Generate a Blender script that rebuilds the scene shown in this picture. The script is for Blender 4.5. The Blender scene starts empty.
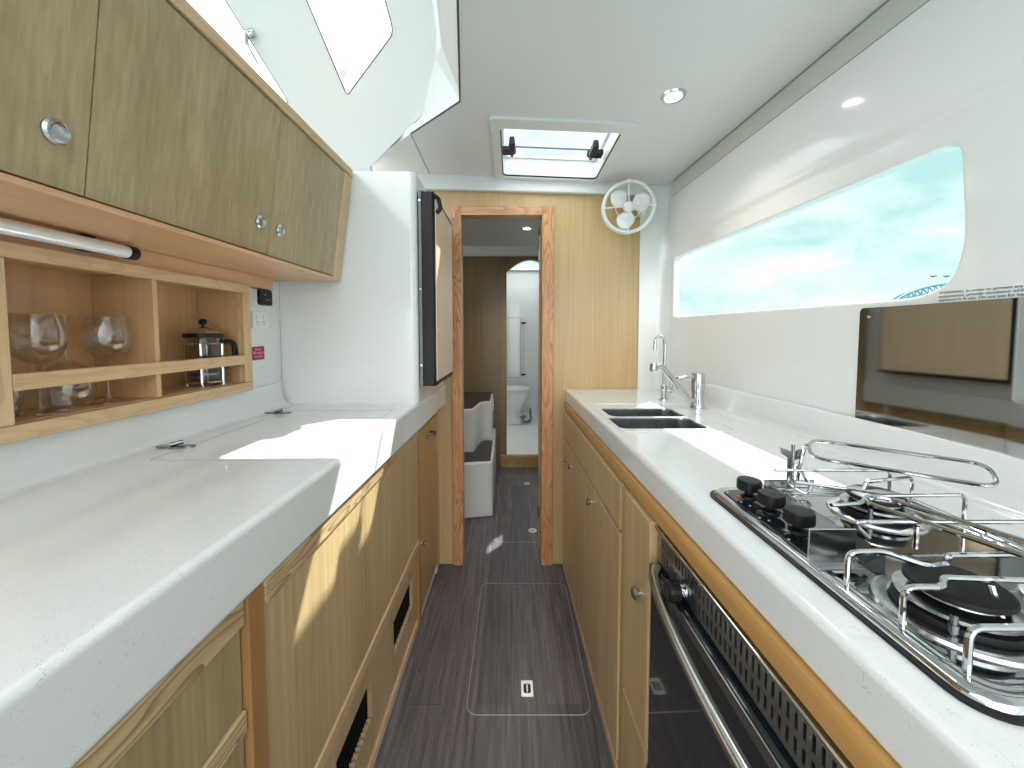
import bpy, bmesh, math, random
from mathutils import Vector, Matrix
from mathutils.geometry import tessellate_polygon
random.seed(4)
S = bpy.context.scene
COL = S.collection
PI = math.pi

# ------------------------------------------------------------------ materials
def mat_new(name):
    m = bpy.data.materials.new(name); m.use_nodes = True
    nt = m.node_tree
    return m, nt, nt.nodes['Principled BSDF']

def plain(name, col, rough=.5, metal=0., coat=0., spec=.5, emit=None, estr=0., bump=0., bscale=200):
    m, nt, b = mat_new(name)
    b.inputs['Base Color'].default_value = (*col, 1)
    b.inputs['Roughness'].default_value = rough
    b.inputs['Metallic'].default_value = metal
    b.inputs['Coat Weight'].default_value = coat
    b.inputs['Coat Roughness'].default_value = .05
    b.inputs['Specular IOR Level'].default_value = spec
    if emit:
        b.inputs['Emission Color'].default_value = (*emit, 1)
        b.inputs['Emission Strength'].default_value = estr
    tc = nt.nodes.new('ShaderNodeTexCoord'); n = nt.nodes.new('ShaderNodeTexNoise')
    n.inputs['Scale'].default_value = bscale; n.inputs['Detail'].default_value = 3
    nt.links.new(tc.outputs['Object'], n.inputs['Vector'])
    mr = nt.nodes.new('ShaderNodeMapRange')
    mr.inputs['To Min'].default_value = max(0, rough - .03); mr.inputs['To Max'].default_value = rough + .03
    nt.links.new(n.outputs['Fac'], mr.inputs['Value']); nt.links.new(mr.outputs['Result'], b.inputs['Roughness'])
    if bump:
        bp = nt.nodes.new('ShaderNodeBump'); bp.inputs['Strength'].default_value = bump; bp.inputs['Distance'].default_value = .01
        nt.links.new(n.outputs['Fac'], bp.inputs['Height']); nt.links.new(bp.outputs['Normal'], b.inputs['Normal'])
    return m

def wood(name, c_dark, c_light, axis='z', fine=90., streak=2.2, rough=.38, bold=0., c_line=None, coat=.25, rep=14.):
    """straight grain along axis; bold adds broad dark grain figures"""
    m, nt, b = mat_new(name)
    N, L = nt.nodes, nt.links
    tc = N.new('ShaderNodeTexCoord'); mp = N.new('ShaderNodeMapping')
    sc = {'x': (streak, fine, fine), 'y': (fine, streak, fine), 'z': (fine, fine, streak)}[axis]
    mp.inputs['Scale'].default_value = sc
    L.new(tc.outputs['Object'], mp.inputs['Vector'])
    n1 = N.new('ShaderNodeTexNoise'); n1.inputs['Scale'].default_value = 1.; n1.inputs['Detail'].default_value = 5; n1.inputs['Roughness'].default_value = .6
    L.new(mp.outputs['Vector'], n1.inputs['Vector'])
    mp2 = N.new('ShaderNodeMapping'); k = .12
    mp2.inputs['Scale'].default_value = tuple(v * (k if v > 10 else .5) for v in sc)
    L.new(tc.outputs['Object'], mp2.inputs['Vector'])
    n2 = N.new('ShaderNodeTexNoise'); n2.inputs['Scale'].default_value = 1.; n2.inputs['Detail'].default_value = 2
    L.new(mp2.outputs['Vector'], n2.inputs['Vector'])
    mx = N.new('ShaderNodeMath'); mx.operation = 'MULTIPLY_ADD'; mx.inputs[1].default_value = .55
    L.new(n1.outputs['Fac'], mx.inputs[0])
    m2 = N.new('ShaderNodeMath'); m2.operation = 'MULTIPLY'; m2.inputs[1].default_value = .45
    L.new(n2.outputs['Fac'], m2.inputs[0]); L.new(m2.outputs[0], mx.inputs[2])
    cr = N.new('ShaderNodeValToRGB')
    cr.color_ramp.elements[0].position = .33; cr.color_ramp.elements[0].color = (*c_dark, 1)
    cr.color_ramp.elements[1].position = .66; cr.color_ramp.elements[1].color = (*c_light, 1)
    L.new(mx.outputs[0], cr.inputs['Fac'])
    out = cr.outputs['Color']
    if bold:
        mp3 = N.new('ShaderNodeMapping')
        mp3.inputs['Scale'].default_value = {'x': (2.2, 15, 15), 'y': (15, 2.2, 15), 'z': (15, 15, 2.2)}[axis]
        L.new(tc.outputs['Object'], mp3.inputs['Vector'])
        w = N.new('ShaderNodeTexNoise'); w.inputs['Scale'].default_value = 1.; w.inputs['Detail'].default_value = 1.5
        L.new(mp3.outputs['Vector'], w.inputs['Vector'])
        f = N.new('ShaderNodeMath'); f.operation = 'MULTIPLY'; f.inputs[1].default_value = rep
        L.new(w.outputs['Fac'], f.inputs[0])
        fr = N.new('ShaderNodeMath'); fr.operation = 'FRACT'; L.new(f.outputs[0], fr.inputs[0])
        r2 = N.new('ShaderNodeValToRGB')
        r2.color_ramp.elements[0].position = 0.; r2.color_ramp.elements[0].color = (bold, bold, bold, 1)
        r2.color_ramp.elements[1].position = .55; r2.color_ramp.elements[1].color = (0, 0, 0, 1)
        L.new(fr.outputs[0], r2.inputs['Fac'])
        mix = N.new('ShaderNodeMix'); mix.data_type = 'RGBA'
        L.new(r2.outputs['Color'], mix.inputs['Factor']); L.new(out, mix.inputs['A'])
        mix.inputs['B'].default_value = (*(c_line or tuple(v * .5 for v in c_dark)), 1)
        out = mix.outputs['Result']
    L.new(out, b.inputs['Base Color'])
    b.inputs['Roughness'].default_value = rough
    b.inputs['Coat Weight'].default_value = coat; b.inputs['Coat Roughness'].default_value = .25
    bp = N.new('ShaderNodeBump'); bp.inputs['Strength'].default_value = .06; bp.inputs['Distance'].default_value = .002
    L.new(n1.outputs['Fac'], bp.inputs['Height']); L.new(bp.outputs['Normal'], b.inputs['Normal'])
    return m

def speckled(name, base, dark, rough=.12):
    m, nt, b = mat_new(name); N, L = nt.nodes, nt.links
    tc = N.new('ShaderNodeTexCoord'); v = N.new('ShaderNodeTexVoronoi'); v.inputs['Scale'].default_value = 330
    L.new(tc.outputs['Object'], v.inputs['Vector'])
    cr = N.new('ShaderNodeValToRGB'); cr.color_ramp.elements[0].position = .08; cr.color_ramp.elements[0].color = (1, 1, 1, 1)
    cr.color_ramp.elements[1].position = .28; cr.color_ramp.elements[1].color = (0, 0, 0, 1)
    L.new(v.outputs['Distance'], cr.inputs['Fac'])
    n = N.new('ShaderNodeTexNoise'); n.inputs['Scale'].default_value = 60; n.inputs['Detail'].default_value = 4
    L.new(tc.outputs['Object'], n.inputs['Vector'])
    c2 = N.new('ShaderNodeValToRGB'); c2.color_ramp.elements[0].position = .5; c2.color_ramp.elements[1].position = .68
    L.new(n.outputs['Fac'], c2.inputs['Fac'])
    mu = N.new('ShaderNodeMath'); mu.operation = 'MULTIPLY'; L.new(cr.outputs['Color'], mu.inputs[0]); L.new(c2.outputs['Color'], mu.inputs[1])
    mix = N.new('ShaderNodeMix'); mix.data_type = 'RGBA'
    L.new(mu.outputs[0], mix.inputs['Factor'])
    mix.inputs['A'].default_value = (*base, 1); mix.inputs['B'].default_value = (*dark, 1)
    L.new(mix.outputs['Result'], b.inputs['Base Color'])
    b.inputs['Roughness'].default_value = rough; b.inputs['Coat Weight'].default_value = .3; b.inputs['Coat Roughness'].default_value = .08
    return m

def floor_mat():
    m, nt, b = mat_new('grey_plank_vinyl'); N, L = nt.nodes, nt.links
    tc = N.new('ShaderNodeTexCoord')
    mp = N.new('ShaderNodeMapping'); mp.inputs['Rotation'].default_value = (0, 0, PI / 2)
    L.new(tc.outputs['Object'], mp.inputs['Vector'])
    br = N.new('ShaderNodeTexBrick'); br.inputs['Scale'].default_value = 1.
    br.inputs['Brick Width'].default_value = 1.2; br.inputs['Row Height'].default_value = .115
    br.inputs['Mortar Size'].default_value = .0006; br.inputs['Mortar Smooth'].default_value = .2
    br.inputs['Color1'].default_value = (.105, .094, .102, 1); br.inputs['Color2'].default_value = (.165, .150, .160, 1)
    br.inputs['Mortar'].default_value = (.06, .055, .06, 1)
    L.new(mp.outputs['Vector'], br.inputs['Vector'])
    mg = N.new('ShaderNodeMapping'); mg.inputs['Scale'].default_value = (70, 3.5, 1)
    L.new(tc.outputs['Object'], mg.inputs['Vector'])
    n = N.new('ShaderNodeTexNoise'); n.inputs['Scale'].default_value = 1; n.inputs['Detail'].default_value = 6; n.inputs['Roughness'].default_value = .65
    n.inputs['Distortion'].default_value = .5
    L.new(mg.outputs['Vector'], n.inputs['Vector'])
    cr = N.new('ShaderNodeValToRGB'); cr.color_ramp.elements[0].position = .3; cr.color_ramp.elements[0].color = (.45, .44, .45, 1)
    cr.color_ramp.elements[1].position = .72; cr.color_ramp.elements[1].color = (1.5, 1.45, 1.42, 1)
    L.new(n.outputs['Fac'], cr.inputs['Fac'])
    mix = N.new('ShaderNodeMix'); mix.data_type = 'RGBA'; mix.blend_type = 'MULTIPLY'; mix.inputs['Factor'].default_value = 1
    L.new(br.outputs['Color'], mix.inputs['A']); L.new(cr.outputs['Color'], mix.inputs['B'])
    L.new(mix.outputs['Result'], b.inputs['Base Color'])
    b.inputs['Roughness'].default_value = .38
    bp = N.new('ShaderNodeBump'); bp.inputs['Strength'].default_value = .15; bp.inputs['Distance'].default_value = .002
    L.new(n.outputs['Fac'], bp.inputs['Height']); L.new(bp.outputs['Normal'], b.inputs['Normal'])
    return m

def glass(name, tint=(1, 1, 1), fac=.08, rough=0.02, glossy=(1, 1, 1)):
    """thin glass: clear with a weak fresnel reflection"""
    m = bpy.data.materials.new(name); m.use_nodes = True; nt = m.node_tree; N, L = nt.nodes, nt.links
    N.clear()
    o = N.new('ShaderNodeOutputMaterial'); t = N.new('ShaderNodeBsdfTransparent'); g = N.new('ShaderNodeBsdfGlossy')
    t.inputs['Color'].default_value = (*tint, 1); g.inputs['Roughness'].default_value = rough
    g.inputs['Color'].default_value = (*glossy, 1)
    lw = N.new('ShaderNodeLayerWeight'); lw.inputs['Blend'].default_value = .5
    pw = N.new('ShaderNodeMath'); pw.operation = 'POWER'; pw.inputs[1].default_value = 3.
    ma = N.new('ShaderNodeMath'); ma.operation = 'MULTIPLY_ADD'; ma.inputs[1].default_value = fac * 2; ma.inputs[2].default_value = fac * .15
    L.new(lw.outputs['Facing'], pw.inputs[0]); L.new(pw.outputs[0], ma.inputs[0])
    mx = N.new('ShaderNodeMixShader')
    L.new(ma.outputs[0], mx.inputs[0]); L.new(t.outputs[0], mx.inputs[1]); L.new(g.outputs[0], mx.inputs[2])
    L.new(mx.outputs[0], o.inputs[0])
    return m

WHITE = (.81, .83, .828)
M = dict(
    gel=plain('white_gelcoat', WHITE, .16, coat=.6, bscale=3),
    gel_matt=plain('white_liner', (.82, .835, .828), .45, bscale=80, bump=.02),
    gelplain=plain('white_moulding', (.82, .84, .838), .3, bscale=20),
    stone=speckled('white_composite_stone', (.80, .825, .825), (.36, .40, .40)),
    door_oak=wood('greenish_oak_veneer_vertical', (.29, .215, .105), (.465, .36, .20), 'z', 110, 2.2),
    pale_oak=wood('pale_oak_veneer_vertical', (.50, .335, .15), (.64, .46, .235), 'z', 70, 1.5),
    low_oak=wood('honey_oak_veneer_vertical', (.45, .32, .155), (.66, .49, .27), 'z', 90, 1.8),
    gold_oak=wood('golden_oak_veneer_vertical', (.42, .26, .095), (.56, .37, .155), 'z', 60, 1.6),
    trim_y=wood('solid_oak_lengthways', (.56, .36, .18), (.76, .54, .31), 'y', 90, 3., bold=.35, c_line=(.42, .25, .11)),
    bold_y=wood('solid_oak_bold_lengthways', (.48, .34, .17), (.70, .53, .31), 'y', 90, 3., bold=.85, c_line=(.22, .13, .055), rep=26.),
    trim_x=wood('solid_oak_crossways', (.58, .30, .14), (.76, .46, .26), 'x', 90, 3., bold=.7, c_line=(.42, .18, .07)),
    trim_z=wood('solid_oak_upright', (.56, .27, .10), (.74, .42, .19), 'z', 90, 3., bold=.8, c_line=(.36, .14, .04)),
    light_z=wood('light_oak_upright', (.56, .37, .19), (.76, .55, .32), 'z', 90, 3., bold=.35, c_line=(.42, .25, .11)),
    orange_y=wood('amber_oak_lengthways', (.50, .26, .075), (.66, .37, .13), 'y', 60, 2.),
    brown_z=wood('brown_oak_upright', (.32, .17, .055), (.44, .24, .085), 'z', 60, 2.),
    under=wood('oak_underside', (.62, .345, .17), (.76, .46, .25), 'y', 60, 1.6),
    niche=wood('niche_oak_veneer', (.56, .335, .15), (.70, .45, .225), 'z', 60, 1.6),
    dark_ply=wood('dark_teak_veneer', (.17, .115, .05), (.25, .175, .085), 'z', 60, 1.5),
    floor=floor_mat(),
    tread=plain('dark_tread_vinyl', (.06, .045, .05), .5),
    chrome=plain('chrome', (.58, .60, .61), .07, 1),
    steel=plain('brushed_steel', (.48, .50, .50), .2, 1, bscale=40),
    steel_dk=plain('dark_polished_steel', (.23, .24, .25), .25, 1),
    steel_mid=plain('satin_grey_steel', (.42, .43, .43), .3, 1),
    mirror=plain('mirror_polished_steel', (.46, .47, .46), .045, 1, bscale=4),
    black=plain('black_plastic', (.006, .007, .009), .4, spec=.3),
    blackgloss=plain('black_glass', (.010, .014, .018), .06, coat=.6),
    enamel=plain('black_enamel', (.007, .007, .009), .5, spec=.3),
    grey=plain('grey_gasket', (.05, .055, .06), .6),
    seam=plain('dark_seam', (.22, .24, .24), .7),
    softseam=plain('grey_seam', (.42, .45, .44), .7),
    whitep=plain('white_plastic', (.82, .85, .84), .35),
    fascia=plain('cream_fascia', (.62, .65, .59), .5),
    red=plain('crimson_plastic', (.40, .008, .07), .35),
    pink=plain('pink_print', (.85, .45, .55), .5),
    ink=plain('black_ink', (.02, .02, .025), .5),
    led=plain('lamp_lens', (1, 1, 1), .4, emit=(1, .97, .92), estr=9.),
    alu=plain('satin_aluminium', (.86, .88, .90), .3, .3, bscale=8),
    porcelain=plain('white_porcelain', (.85, .87, .88), .08, coat=.5),
    pane=glass('clear_pane', (.96, .99, .98), .10),
    wineglass=glass('wine_glass', (.95, .94, .93), .45),
    beaker=glass('coffee_glass', (.80, .78, .76), .28),
    bridge=plain('blue_painted_steel', (.06, .20, .28), .6),
    skin=plain('hull_exterior', (.8, .82, .82), .3),
)
M['white_seam'] = M['softseam']

# ------------------------------------------------------------------ mesh helpers
def BM(): return bmesh.new()

def box(bm, x0, x1, y0, y1, z0, z1):
    v = [bm.verts.new(p) for p in ((x0, y0, z0), (x1, y0, z0), (x1, y1, z0), (x0, y1, z0), (x0, y0, z1), (x1, y0, z1), (x1, y1, z1), (x0, y1, z1))]
    for f in ((0, 3, 2, 1), (4, 5, 6, 7), (0, 1, 5, 4), (1, 2, 6, 5), (2, 3, 7, 6), (3, 0, 4, 7)): bm.faces.new([v[i] for i in f])
    return v

def prism(bm, pts, axis, a0, a1):
    """extrude a 2D polygon along axis from a0 to a1; pts are the other two coordinates in order"""
    def P(p, a):
        return {'x': (a, p[0], p[1]), 'y': (p[0], a, p[1]), 'z': (p[0], p[1], a)}[axis]
    A = [bm.verts.new(P(p, a0)) for p in pts]; B = [bm.verts.new(P(p, a1)) for p in pts]
    n = len(pts)
    for i in range(n): bm.faces.new((A[i], A[(i + 1) % n], B[(i + 1) % n], B[i]))
    for ring in (A, B):
        tris = tessellate_polygon([[v.co for v in ring]])
        for t in tris:
            try: bm.faces.new([ring[i] for i in t])
            except ValueError: pass

def slab(bm, loops, fn, off):
    """plate with holes: loops[0] outer, others holes, fn maps 2D to 3D, off is the thickness vector"""
    flat = [p for l in loops for p in l]
    tris = tessellate_polygon([[Vector((p[0], p[1], 0)) for p in l] for l in loops])
    o = Vector(off)
    A = [bm.verts.new(fn(*p)) for p in flat]; B = [bm.verts.new(Vector(fn(*p)) + o) for p in flat]
    for t in tris:
        bm.faces.new([A[i] for i in t]); bm.faces.new([B[i] for i in reversed(t)])
    k = 0
    for l in loops:
        n = len(l)
        for i in range(n):
            a, b_ = k + i, k + (i + 1) % n
            bm.faces.new((A[a], A[b_], B[b_], B[a]))
        k += n

def frame_from(d):
    d = d.normalized(); u = Vector((0, 0, 1)) if abs(d.z) < .9 else Vector((1, 0, 0))
    s = d.cross(u).normalized(); return s, s.cross(d).normalized()

def smooth_path(pts, r=.02, n=4, closed=False):
    """round each corner of a polyline"""
    P = [Vector(p) for p in pts]; out = []
    N = len(P)
    for i in range(N):
        if not closed and i in (0, N - 1): out.append(P[i]); continue
        a, b_, c = P[i - 1], P[i], P[(i + 1) % N]
        d1 = (a - b_); d2 = (c - b_)
        k = min(r, d1.length * .45, d2.length * .45)
        s = b_ + d1.normalized() * k; e = b_ + d2.normalized() * k
        for j in range(n + 1):
            t = j / n; out.append((1 - t) ** 2 * s + 2 * t * (1 - t) * b_ + t * t * e)
    return out

def tube(bm, pts, r, seg=8, closed=False, cap=True):
    P = [Vector(p) for p in pts]; n = len(P); rings = []
    prev = None
    for i in range(n):
        if closed: d = P[(i + 1) % n] - P[i - 1]
        else: d = P[min(i + 1, n - 1)] - P[max(i - 1, 0)]
        d.normalize()
        if prev is None: s, u = frame_from(d)
        else:
            s = (prev - d * prev.dot(d))
            if s.length < 1e-5: s, _ = frame_from(d)
            s.normalize(); u = s.cross(d)
        prev = s
        rr = r[i] if isinstance(r, (list, tuple)) else r
        rings.append([bm.verts.new(P[i] + (s * math.cos(2 * PI * k / seg) + u * math.sin(2 * PI * k / seg)) * rr) for k in range(seg)])
    m = n if closed else n - 1
    for i in range(m):
        A, B = rings[i], rings[(i + 1) % n]
        for k in range(seg): bm.faces.new((A[k], A[(k + 1) % seg], B[(k + 1) % seg], B[k]))
    if cap and not closed:
        bm.faces.new(list(reversed(rings[0]))); bm.faces.new(rings[-1])

def lathe(bm, prof, c=(0, 0, 0), axis=(0, 0, 1), seg=28, sx=1., sy=1.):
    """profile of (radius, height) revolved about axis through c"""
    d = Vector(axis).normalized(); s, u = frame_from(d)
    c = Vector(c); rings = []
    for (r, h) in prof:
        if r < 1e-6: rings.append([bm.verts.new(c + d * h)])
        else: rings.append([bm.verts.new(c + d * h + s * (r * sx * math.cos(2 * PI * k / seg)) + u * (r * sy * math.sin(2 * PI * k / seg))) for k in range(seg)])
    for A, B in zip(rings, rings[1:]):
        if len(A) == 1 and len(B) == 1: continue
        for k in range(seg):
            k2 = (k + 1) % seg
            if len(A) == 1: bm.faces.new((A[0], B[k2], B[k]))
            elif len(B) == 1: bm.faces.new((A[k], A[k2], B[0]))
            else: bm.faces.new((A[k], A[k2], B[k2], B[k]))

def cyl(bm, p0, p1, r, seg=20):
    tube(bm, [p0, p1], r, seg)

def torus(bm, c, axis, R, r, seg=32, sec=8, a0=0, a1=2 * PI):
    d = Vector(axis).normalized(); s, u = frame_from(d); c = Vector(c)
    full = abs(a1 - a0 - 2 * PI) < 1e-4; n = seg if full else seg + 1
    pts = [c + (s * math.cos(a0 + (a1 - a0) * k / seg) + u * math.sin(a0 + (a1 - a0) * k / seg)) * R for k in range(n)]
    tube(bm, pts, r, sec, closed=full)

def rrect(x0, x1, y0, y1, r, n=5):
    out = []
    for cx_, cy_, a in ((x1 - r, y1 - r, 0), (x0 + r, y1 - r, PI / 2), (x0 + r, y0 + r, PI), (x1 - r, y0 + r, 1.5 * PI)):
        for k in range(n + 1):
            t = a + PI / 2 * k / n; out.append((cx_ + r * math.cos(t), cy_ + r * math.sin(t)))
    return out

def rpoly(pts, rs, n=6):
    """2D polygon with its own radius at each corner"""
    out = []; N = len(pts)
    for i in range(N):
        a, b_, c = Vector(pts[i - 1]), Vector(pts[i]), Vector(pts[(i + 1) % N])
        d1, d2 = a - b_, c - b_; k = min(rs[i], d1.length * .48, d2.length * .48)
        s, e = b_ + d1.normalized() * k, b_ + d2.normalized() * k
        for j in range(n + 1):
            t = j / n; q = (1 - t) ** 2 * s + 2 * t * (1 - t) * b_ + t * t * e; out.append((q.x, q.y))
    return out

# ------------------------------------------------------------------ object helpers
def obj(name, bm, mat, parent=None, bevel=0., smooth=False, local=False, label=None, segs=2, fix=None, auto=True):
    if fix:
        for v in bm.verts: v.co = fix(v.co)
    bmesh.ops.remove_doubles(bm, verts=bm.verts, dist=1e-6)
    bmesh.ops.recalc_face_normals(bm, faces=bm.faces)
    me = bpy.data.meshes.new(name); bm.to_mesh(me); bm.free()
    o = bpy.data.objects.new(name, me); COL.objects.link(o)
    me.materials.append(M[mat] if isinstance(mat, str) else mat)
    if smooth:
        for p in me.polygons: p.use_smooth = True
        try: me.set_sharp_from_angle(angle=math.radians(40))
        except Exception: pass
        wn_ = o.modifiers.new('weighted', 'WEIGHTED_NORMAL'); wn_.keep_sharp = True; wn_.weight = 80
    if parent is not None:
        o.parent = parent
        if not local:
            root = parent; off = Vector((0, 0, 0))
            while root is not None: off += root.location; root = root.parent
            o.location = -off
    if bevel:
        m = o.modifiers.new('bevel', 'BEVEL'); m.width = bevel; m.segments = segs; m.limit_method = 'ANGLE'; m.angle_limit = math.radians(35)
        m.harden_normals = False
    if label: o['label'] = label
    return o

def thing(name, label, cat, loc=(0, 0, 0), group=None, rz=0):
    o = bpy.data.objects.new(name, None); COL.objects.link(o); o.location = loc; o.rotation_euler = (0, 0, rz)
    o.empty_display_size = .05
    o['label'] = label; o['category'] = cat
    if group: o['group'] = group
    return o

def tag(o, label, cat, group=None):
    o['label'] = label; o['category'] = cat
    if group: o['group'] = group
    return o

def struct(name, bm, mat, parent=None, **k):
    o = obj(name, bm, mat, parent, **k)
    if parent is None: o['kind'] = 'structure'
    return o

def bx(*a):
    bm = BM(); box(bm, *a); return bm

def clone(root, loc, label=None, rz=None):
    r = root.copy(); COL.objects.link(r); r.location = loc
    if rz is not None: r.rotation_euler = (0, 0, rz)
    if label: r['label'] = label
    for ch in list(root.children):
        c = ch.copy(); COL.objects.link(c); c.parent = r
        for g in list(ch.children):
            d = g.copy(); COL.objects.link(d); d.parent = c
    return r

def text_bm(body, size, fn, depth=.0004, align='LEFT', spacing=1.0):
    """outline lettering as mesh; fn maps (u, v, w) to world"""
    cu = bpy.data.curves.new('lettering', 'FONT'); cu.body = body; cu.size = size; cu.extrude = depth; cu.align_x = align
    cu.space_line = spacing
    o = bpy.data.objects.new('lettering', cu); COL.objects.link(o)
    dg = bpy.context.evaluated_depsgraph_get(); me = bpy.data.meshes.new_from_object(o.evaluated_get(dg))
    bm = BM(); bm.from_mesh(me)
    bpy.data.objects.remove(o); bpy.data.curves.remove(cu); bpy.data.meshes.remove(me)
    for v in bm.verts: v.co = Vector(fn(*v.co))
    return bm

# the starboard joinery runs a little out of parallel with the aisle
def fx(c): return Vector((c.x - .022 * (c.y - .5), c.y, c.z))
def wx(c): return Vector((c.x - .05 * c.y, c.y, c.z))          # hull side, authored at x = .865
XW = .865
YB = 1.97          # bulkhead
def zc(x): return 1.955 - .04 * x

# ================================================================== SETTING
struct('floor', bx(-1.2, 1.0, -1.6, 3.46, -.05, 0), 'floor')

# ---- ceiling (cut out for the hatch and for the saloon opening)
A0, A1, A2, A3 = (.06, -.6), (-.167, 1.305), (-.39, 1.55), (-.66, 1.84)
hx0, hx1, hy0, hy1 = -.045, .402, 1.465, 1.905
ceil_loop = [(.90, -.6), (.90, YB + .02), (-.86, YB + .02), (-.80, 1.95), A3, A2, (-.17, 1.33), (-.166, 1.28), A0]
bm = BM(); slab(bm, [ceil_loop, list(reversed(rrect(hx0, hx1, hy0, hy1, .02)))], lambda x, y: (x, y, zc(x)), (0, 0, .03))
struct('ceiling', bm, 'gel_matt')
# ---- joint line in the ceiling liner
bm = BM(); tube(bm, [(-.392, 1.55, zc(-.39)), (-.40, 1.93, zc(-.4))], .002, 6)
struct('trim_1', bm, 'seam')

# ---- forward bulkhead, with the doorway
ox0, ox1, oz = -.303, .207, 1.825
bm = BM()
slab(bm, [[(-.86, 0), (-.29, 0), (-.29, 1.80), (.195, 1.80), (.195, 0), (.64, 0), (.64, 1.99), (-.86, 1.99)]], lambda x, z: (x, YB, z), (0, .03, 0))
struct('wall_forward', bm, 'pale_oak')
# header cove under the ceiling
bm = BM(); prism(bm, [(-.86, 1.915), (-.86, 1.999), (.66, 1.94), (.66, 1.873)], 'y', YB - .03, YB - .0005)
struct('trim_2', bm, 'gelplain', bevel=.006)

# ---- starboard end wall (white) and hull side with the long window
def ang_wall():
    bm = BM()
    pts = [(.635, YB + .03)]
    pts += [(.635, YB - .01)]
    c = (.713, YB - .070); r = .057
    for k in range(9):
        t = PI / 2 - (PI / 2) * k / 8
        pts.append((c[0] + r * math.cos(t), c[1] + r * math.sin(t)))
    pts += [(.800, YB - .07), (.80, YB + .03)]
    prism(bm, pts, 'z', .80, 1.926)
    return bm
struct('wall_end', ang_wall(), 'gel', smooth=True)

win = rpoly([(1.875, 1.277), (1.880, 1.557), (.742, 1.556), (.726, 1.37), (.742, 1.295), (.80, 1.272)], [.02, .02, .03, .05, .035, .03])
bm = BM()
low = [(-.7, .90), (1.91, .90), (1.91, 1.618), (-.7, 1.618)]
def grow(l, d):
    n = len(l); out = []
    A = sum(l[i][0] * l[(i + 1) % n][1] - l[(i + 1) % n][0] * l[i][1] for i in range(n)); sg = 1 if A > 0 else -1
    for i in range(n):
        a, b2 = Vector(l[i - 1]), Vector(l[(i + 1) % n]); t = (b2 - a).normalized(); out.append((l[i][0] + t.y * d * sg, l[i][1] - t.x * d * sg))
    return out
slab(bm, [low, grow(win, .008)], lambda y, z: (XW, y, z), (.028, 0, 0))
struct('wall_right', bm, 'gel', fix=wx)
bm = BM(); rg = []
for d_, x_ in ((.008, 0), (.005, .0003), (.0025, .0018), (.0008, .004), (0, .008), (0, .029)): rg.append([bm.verts.new((XW + x_, y, z)) for y, z in grow(win, d_)])
for A_, B_ in zip(rg, rg[1:]):
    for i in range(len(A_)): bm.faces.new((A_[i], A_[(i + 1) % len(A_)], B_[(i + 1) % len(A_)], B_[i]))
struct('trim_12', bm, 'gel', fix=wx, smooth=True)
# upper flare of the hull side: rolls out over the window
bm = BM()
prof = [(XW + .002, 1.610), (XW - .0003, 1.610), (XW - .0010, 1.618), (XW - .004, 1.628), (XW - .009, 1.640), (XW - .011, 1.66), (XW - .011, 1.847), (XW + .04, 1.847), (XW + .04, 1.6185), (XW + .002, 1.6185)]
prism(bm, prof, 'y', -.7, 1.91)
struct('wall_right_upper', bm, 'gel', fix=wx, smooth=True)
# ledge cove between hull side and worktop
bm = BM()
prism(bm, [(XW - .002, .912), (XW - .002, 1.0), (XW - .010, 1.0), (XW - .016, .995), (XW - .022, .94), (XW - .034, .921), (XW - .05, .9152)], 'y', -.6, 1.80)
struct('trim_3', bm, 'gel', fix=wx, smooth=True)
# window pane
bm = BM(); pl = rrect(.70, 1.90, 1.25, 1.58, .02)
slab(bm, [pl], lambda y, z: (XW + .031, y, z), (.006, 0, 0))
w1 = struct('window_1', bm, 'pane', fix=wx)
bm = BM(); slab(bm, [rrect(.70, 1.90, 1.25, 1.58, .02), list(reversed(rrect(.712, 1.885, 1.262, 1.568, .03)))], lambda y, z: (XW + .0295, y, z), (.0012, 0, 0))
obj('window_gasket', bm, 'grey', w1, fix=wx)

# ceiling fascia along the hull side
bm = BM()
prism(bm, [(.857, 1.8475), (.861, 1.93), (.892, 1.93), (.892, 1.8475)], 'y', -.6, 1.90)
o = struct('trim_4', bm, 'fascia', fix=wx)
bm = BM()
prism(bm, [(.8545, 1.8471), (.8545, 1.8500), (.860, 1.8500), (.860, 1.8471)], 'y', -.6, 1.885)
prism(bm, [(.8585, 1.9175), (.8585, 1.920), (.864, 1.920), (.864, 1.9175)], 'y', -.6, 1.885)
struct('trim_5', bm, 'seam', fix=wx)

# ---- port side lining behind worktop and niche
XL = -.84
bm = BM(); box(bm, XL - .02, XL, -.4, 1.42, .90, 1.03); box(bm, XL - .02, XL, 1.205, 1.42, 1.03, 1.40)
struct('wall_left', bm, 'gel')
bm = BM(); prism(bm, [(XL, .938), (XL, 1.022), (XL + .006, 1.022), (XL + .010, 1.0), (XL + .014, .965), (XL + .028, .945), (XL + .045, .9402)], 'y', -.4, 1.40)
struct('trim_6', bm, 'gel', smooth=True)
# hull outside the joinery
bm = BM(); box(bm, -1.22, -1.2, -1.6, 3.46, 0, 1.75)
struct('wall_left_hull', bm, 'gel_matt')
bm = BM(); box(bm, .92, .94, -1.6, 3.46, 0, 1.22)
struct('wall_right_hull', bm, 'gel_matt')
bm = BM(); box(bm, .64, .79, YB + .031, YB + .05, 0, 1.99); box(bm, -1.2, -.86, YB, YB + .03, 0, 1.99)
struct('wall_forward_outer', bm, 'gel_matt')

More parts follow.
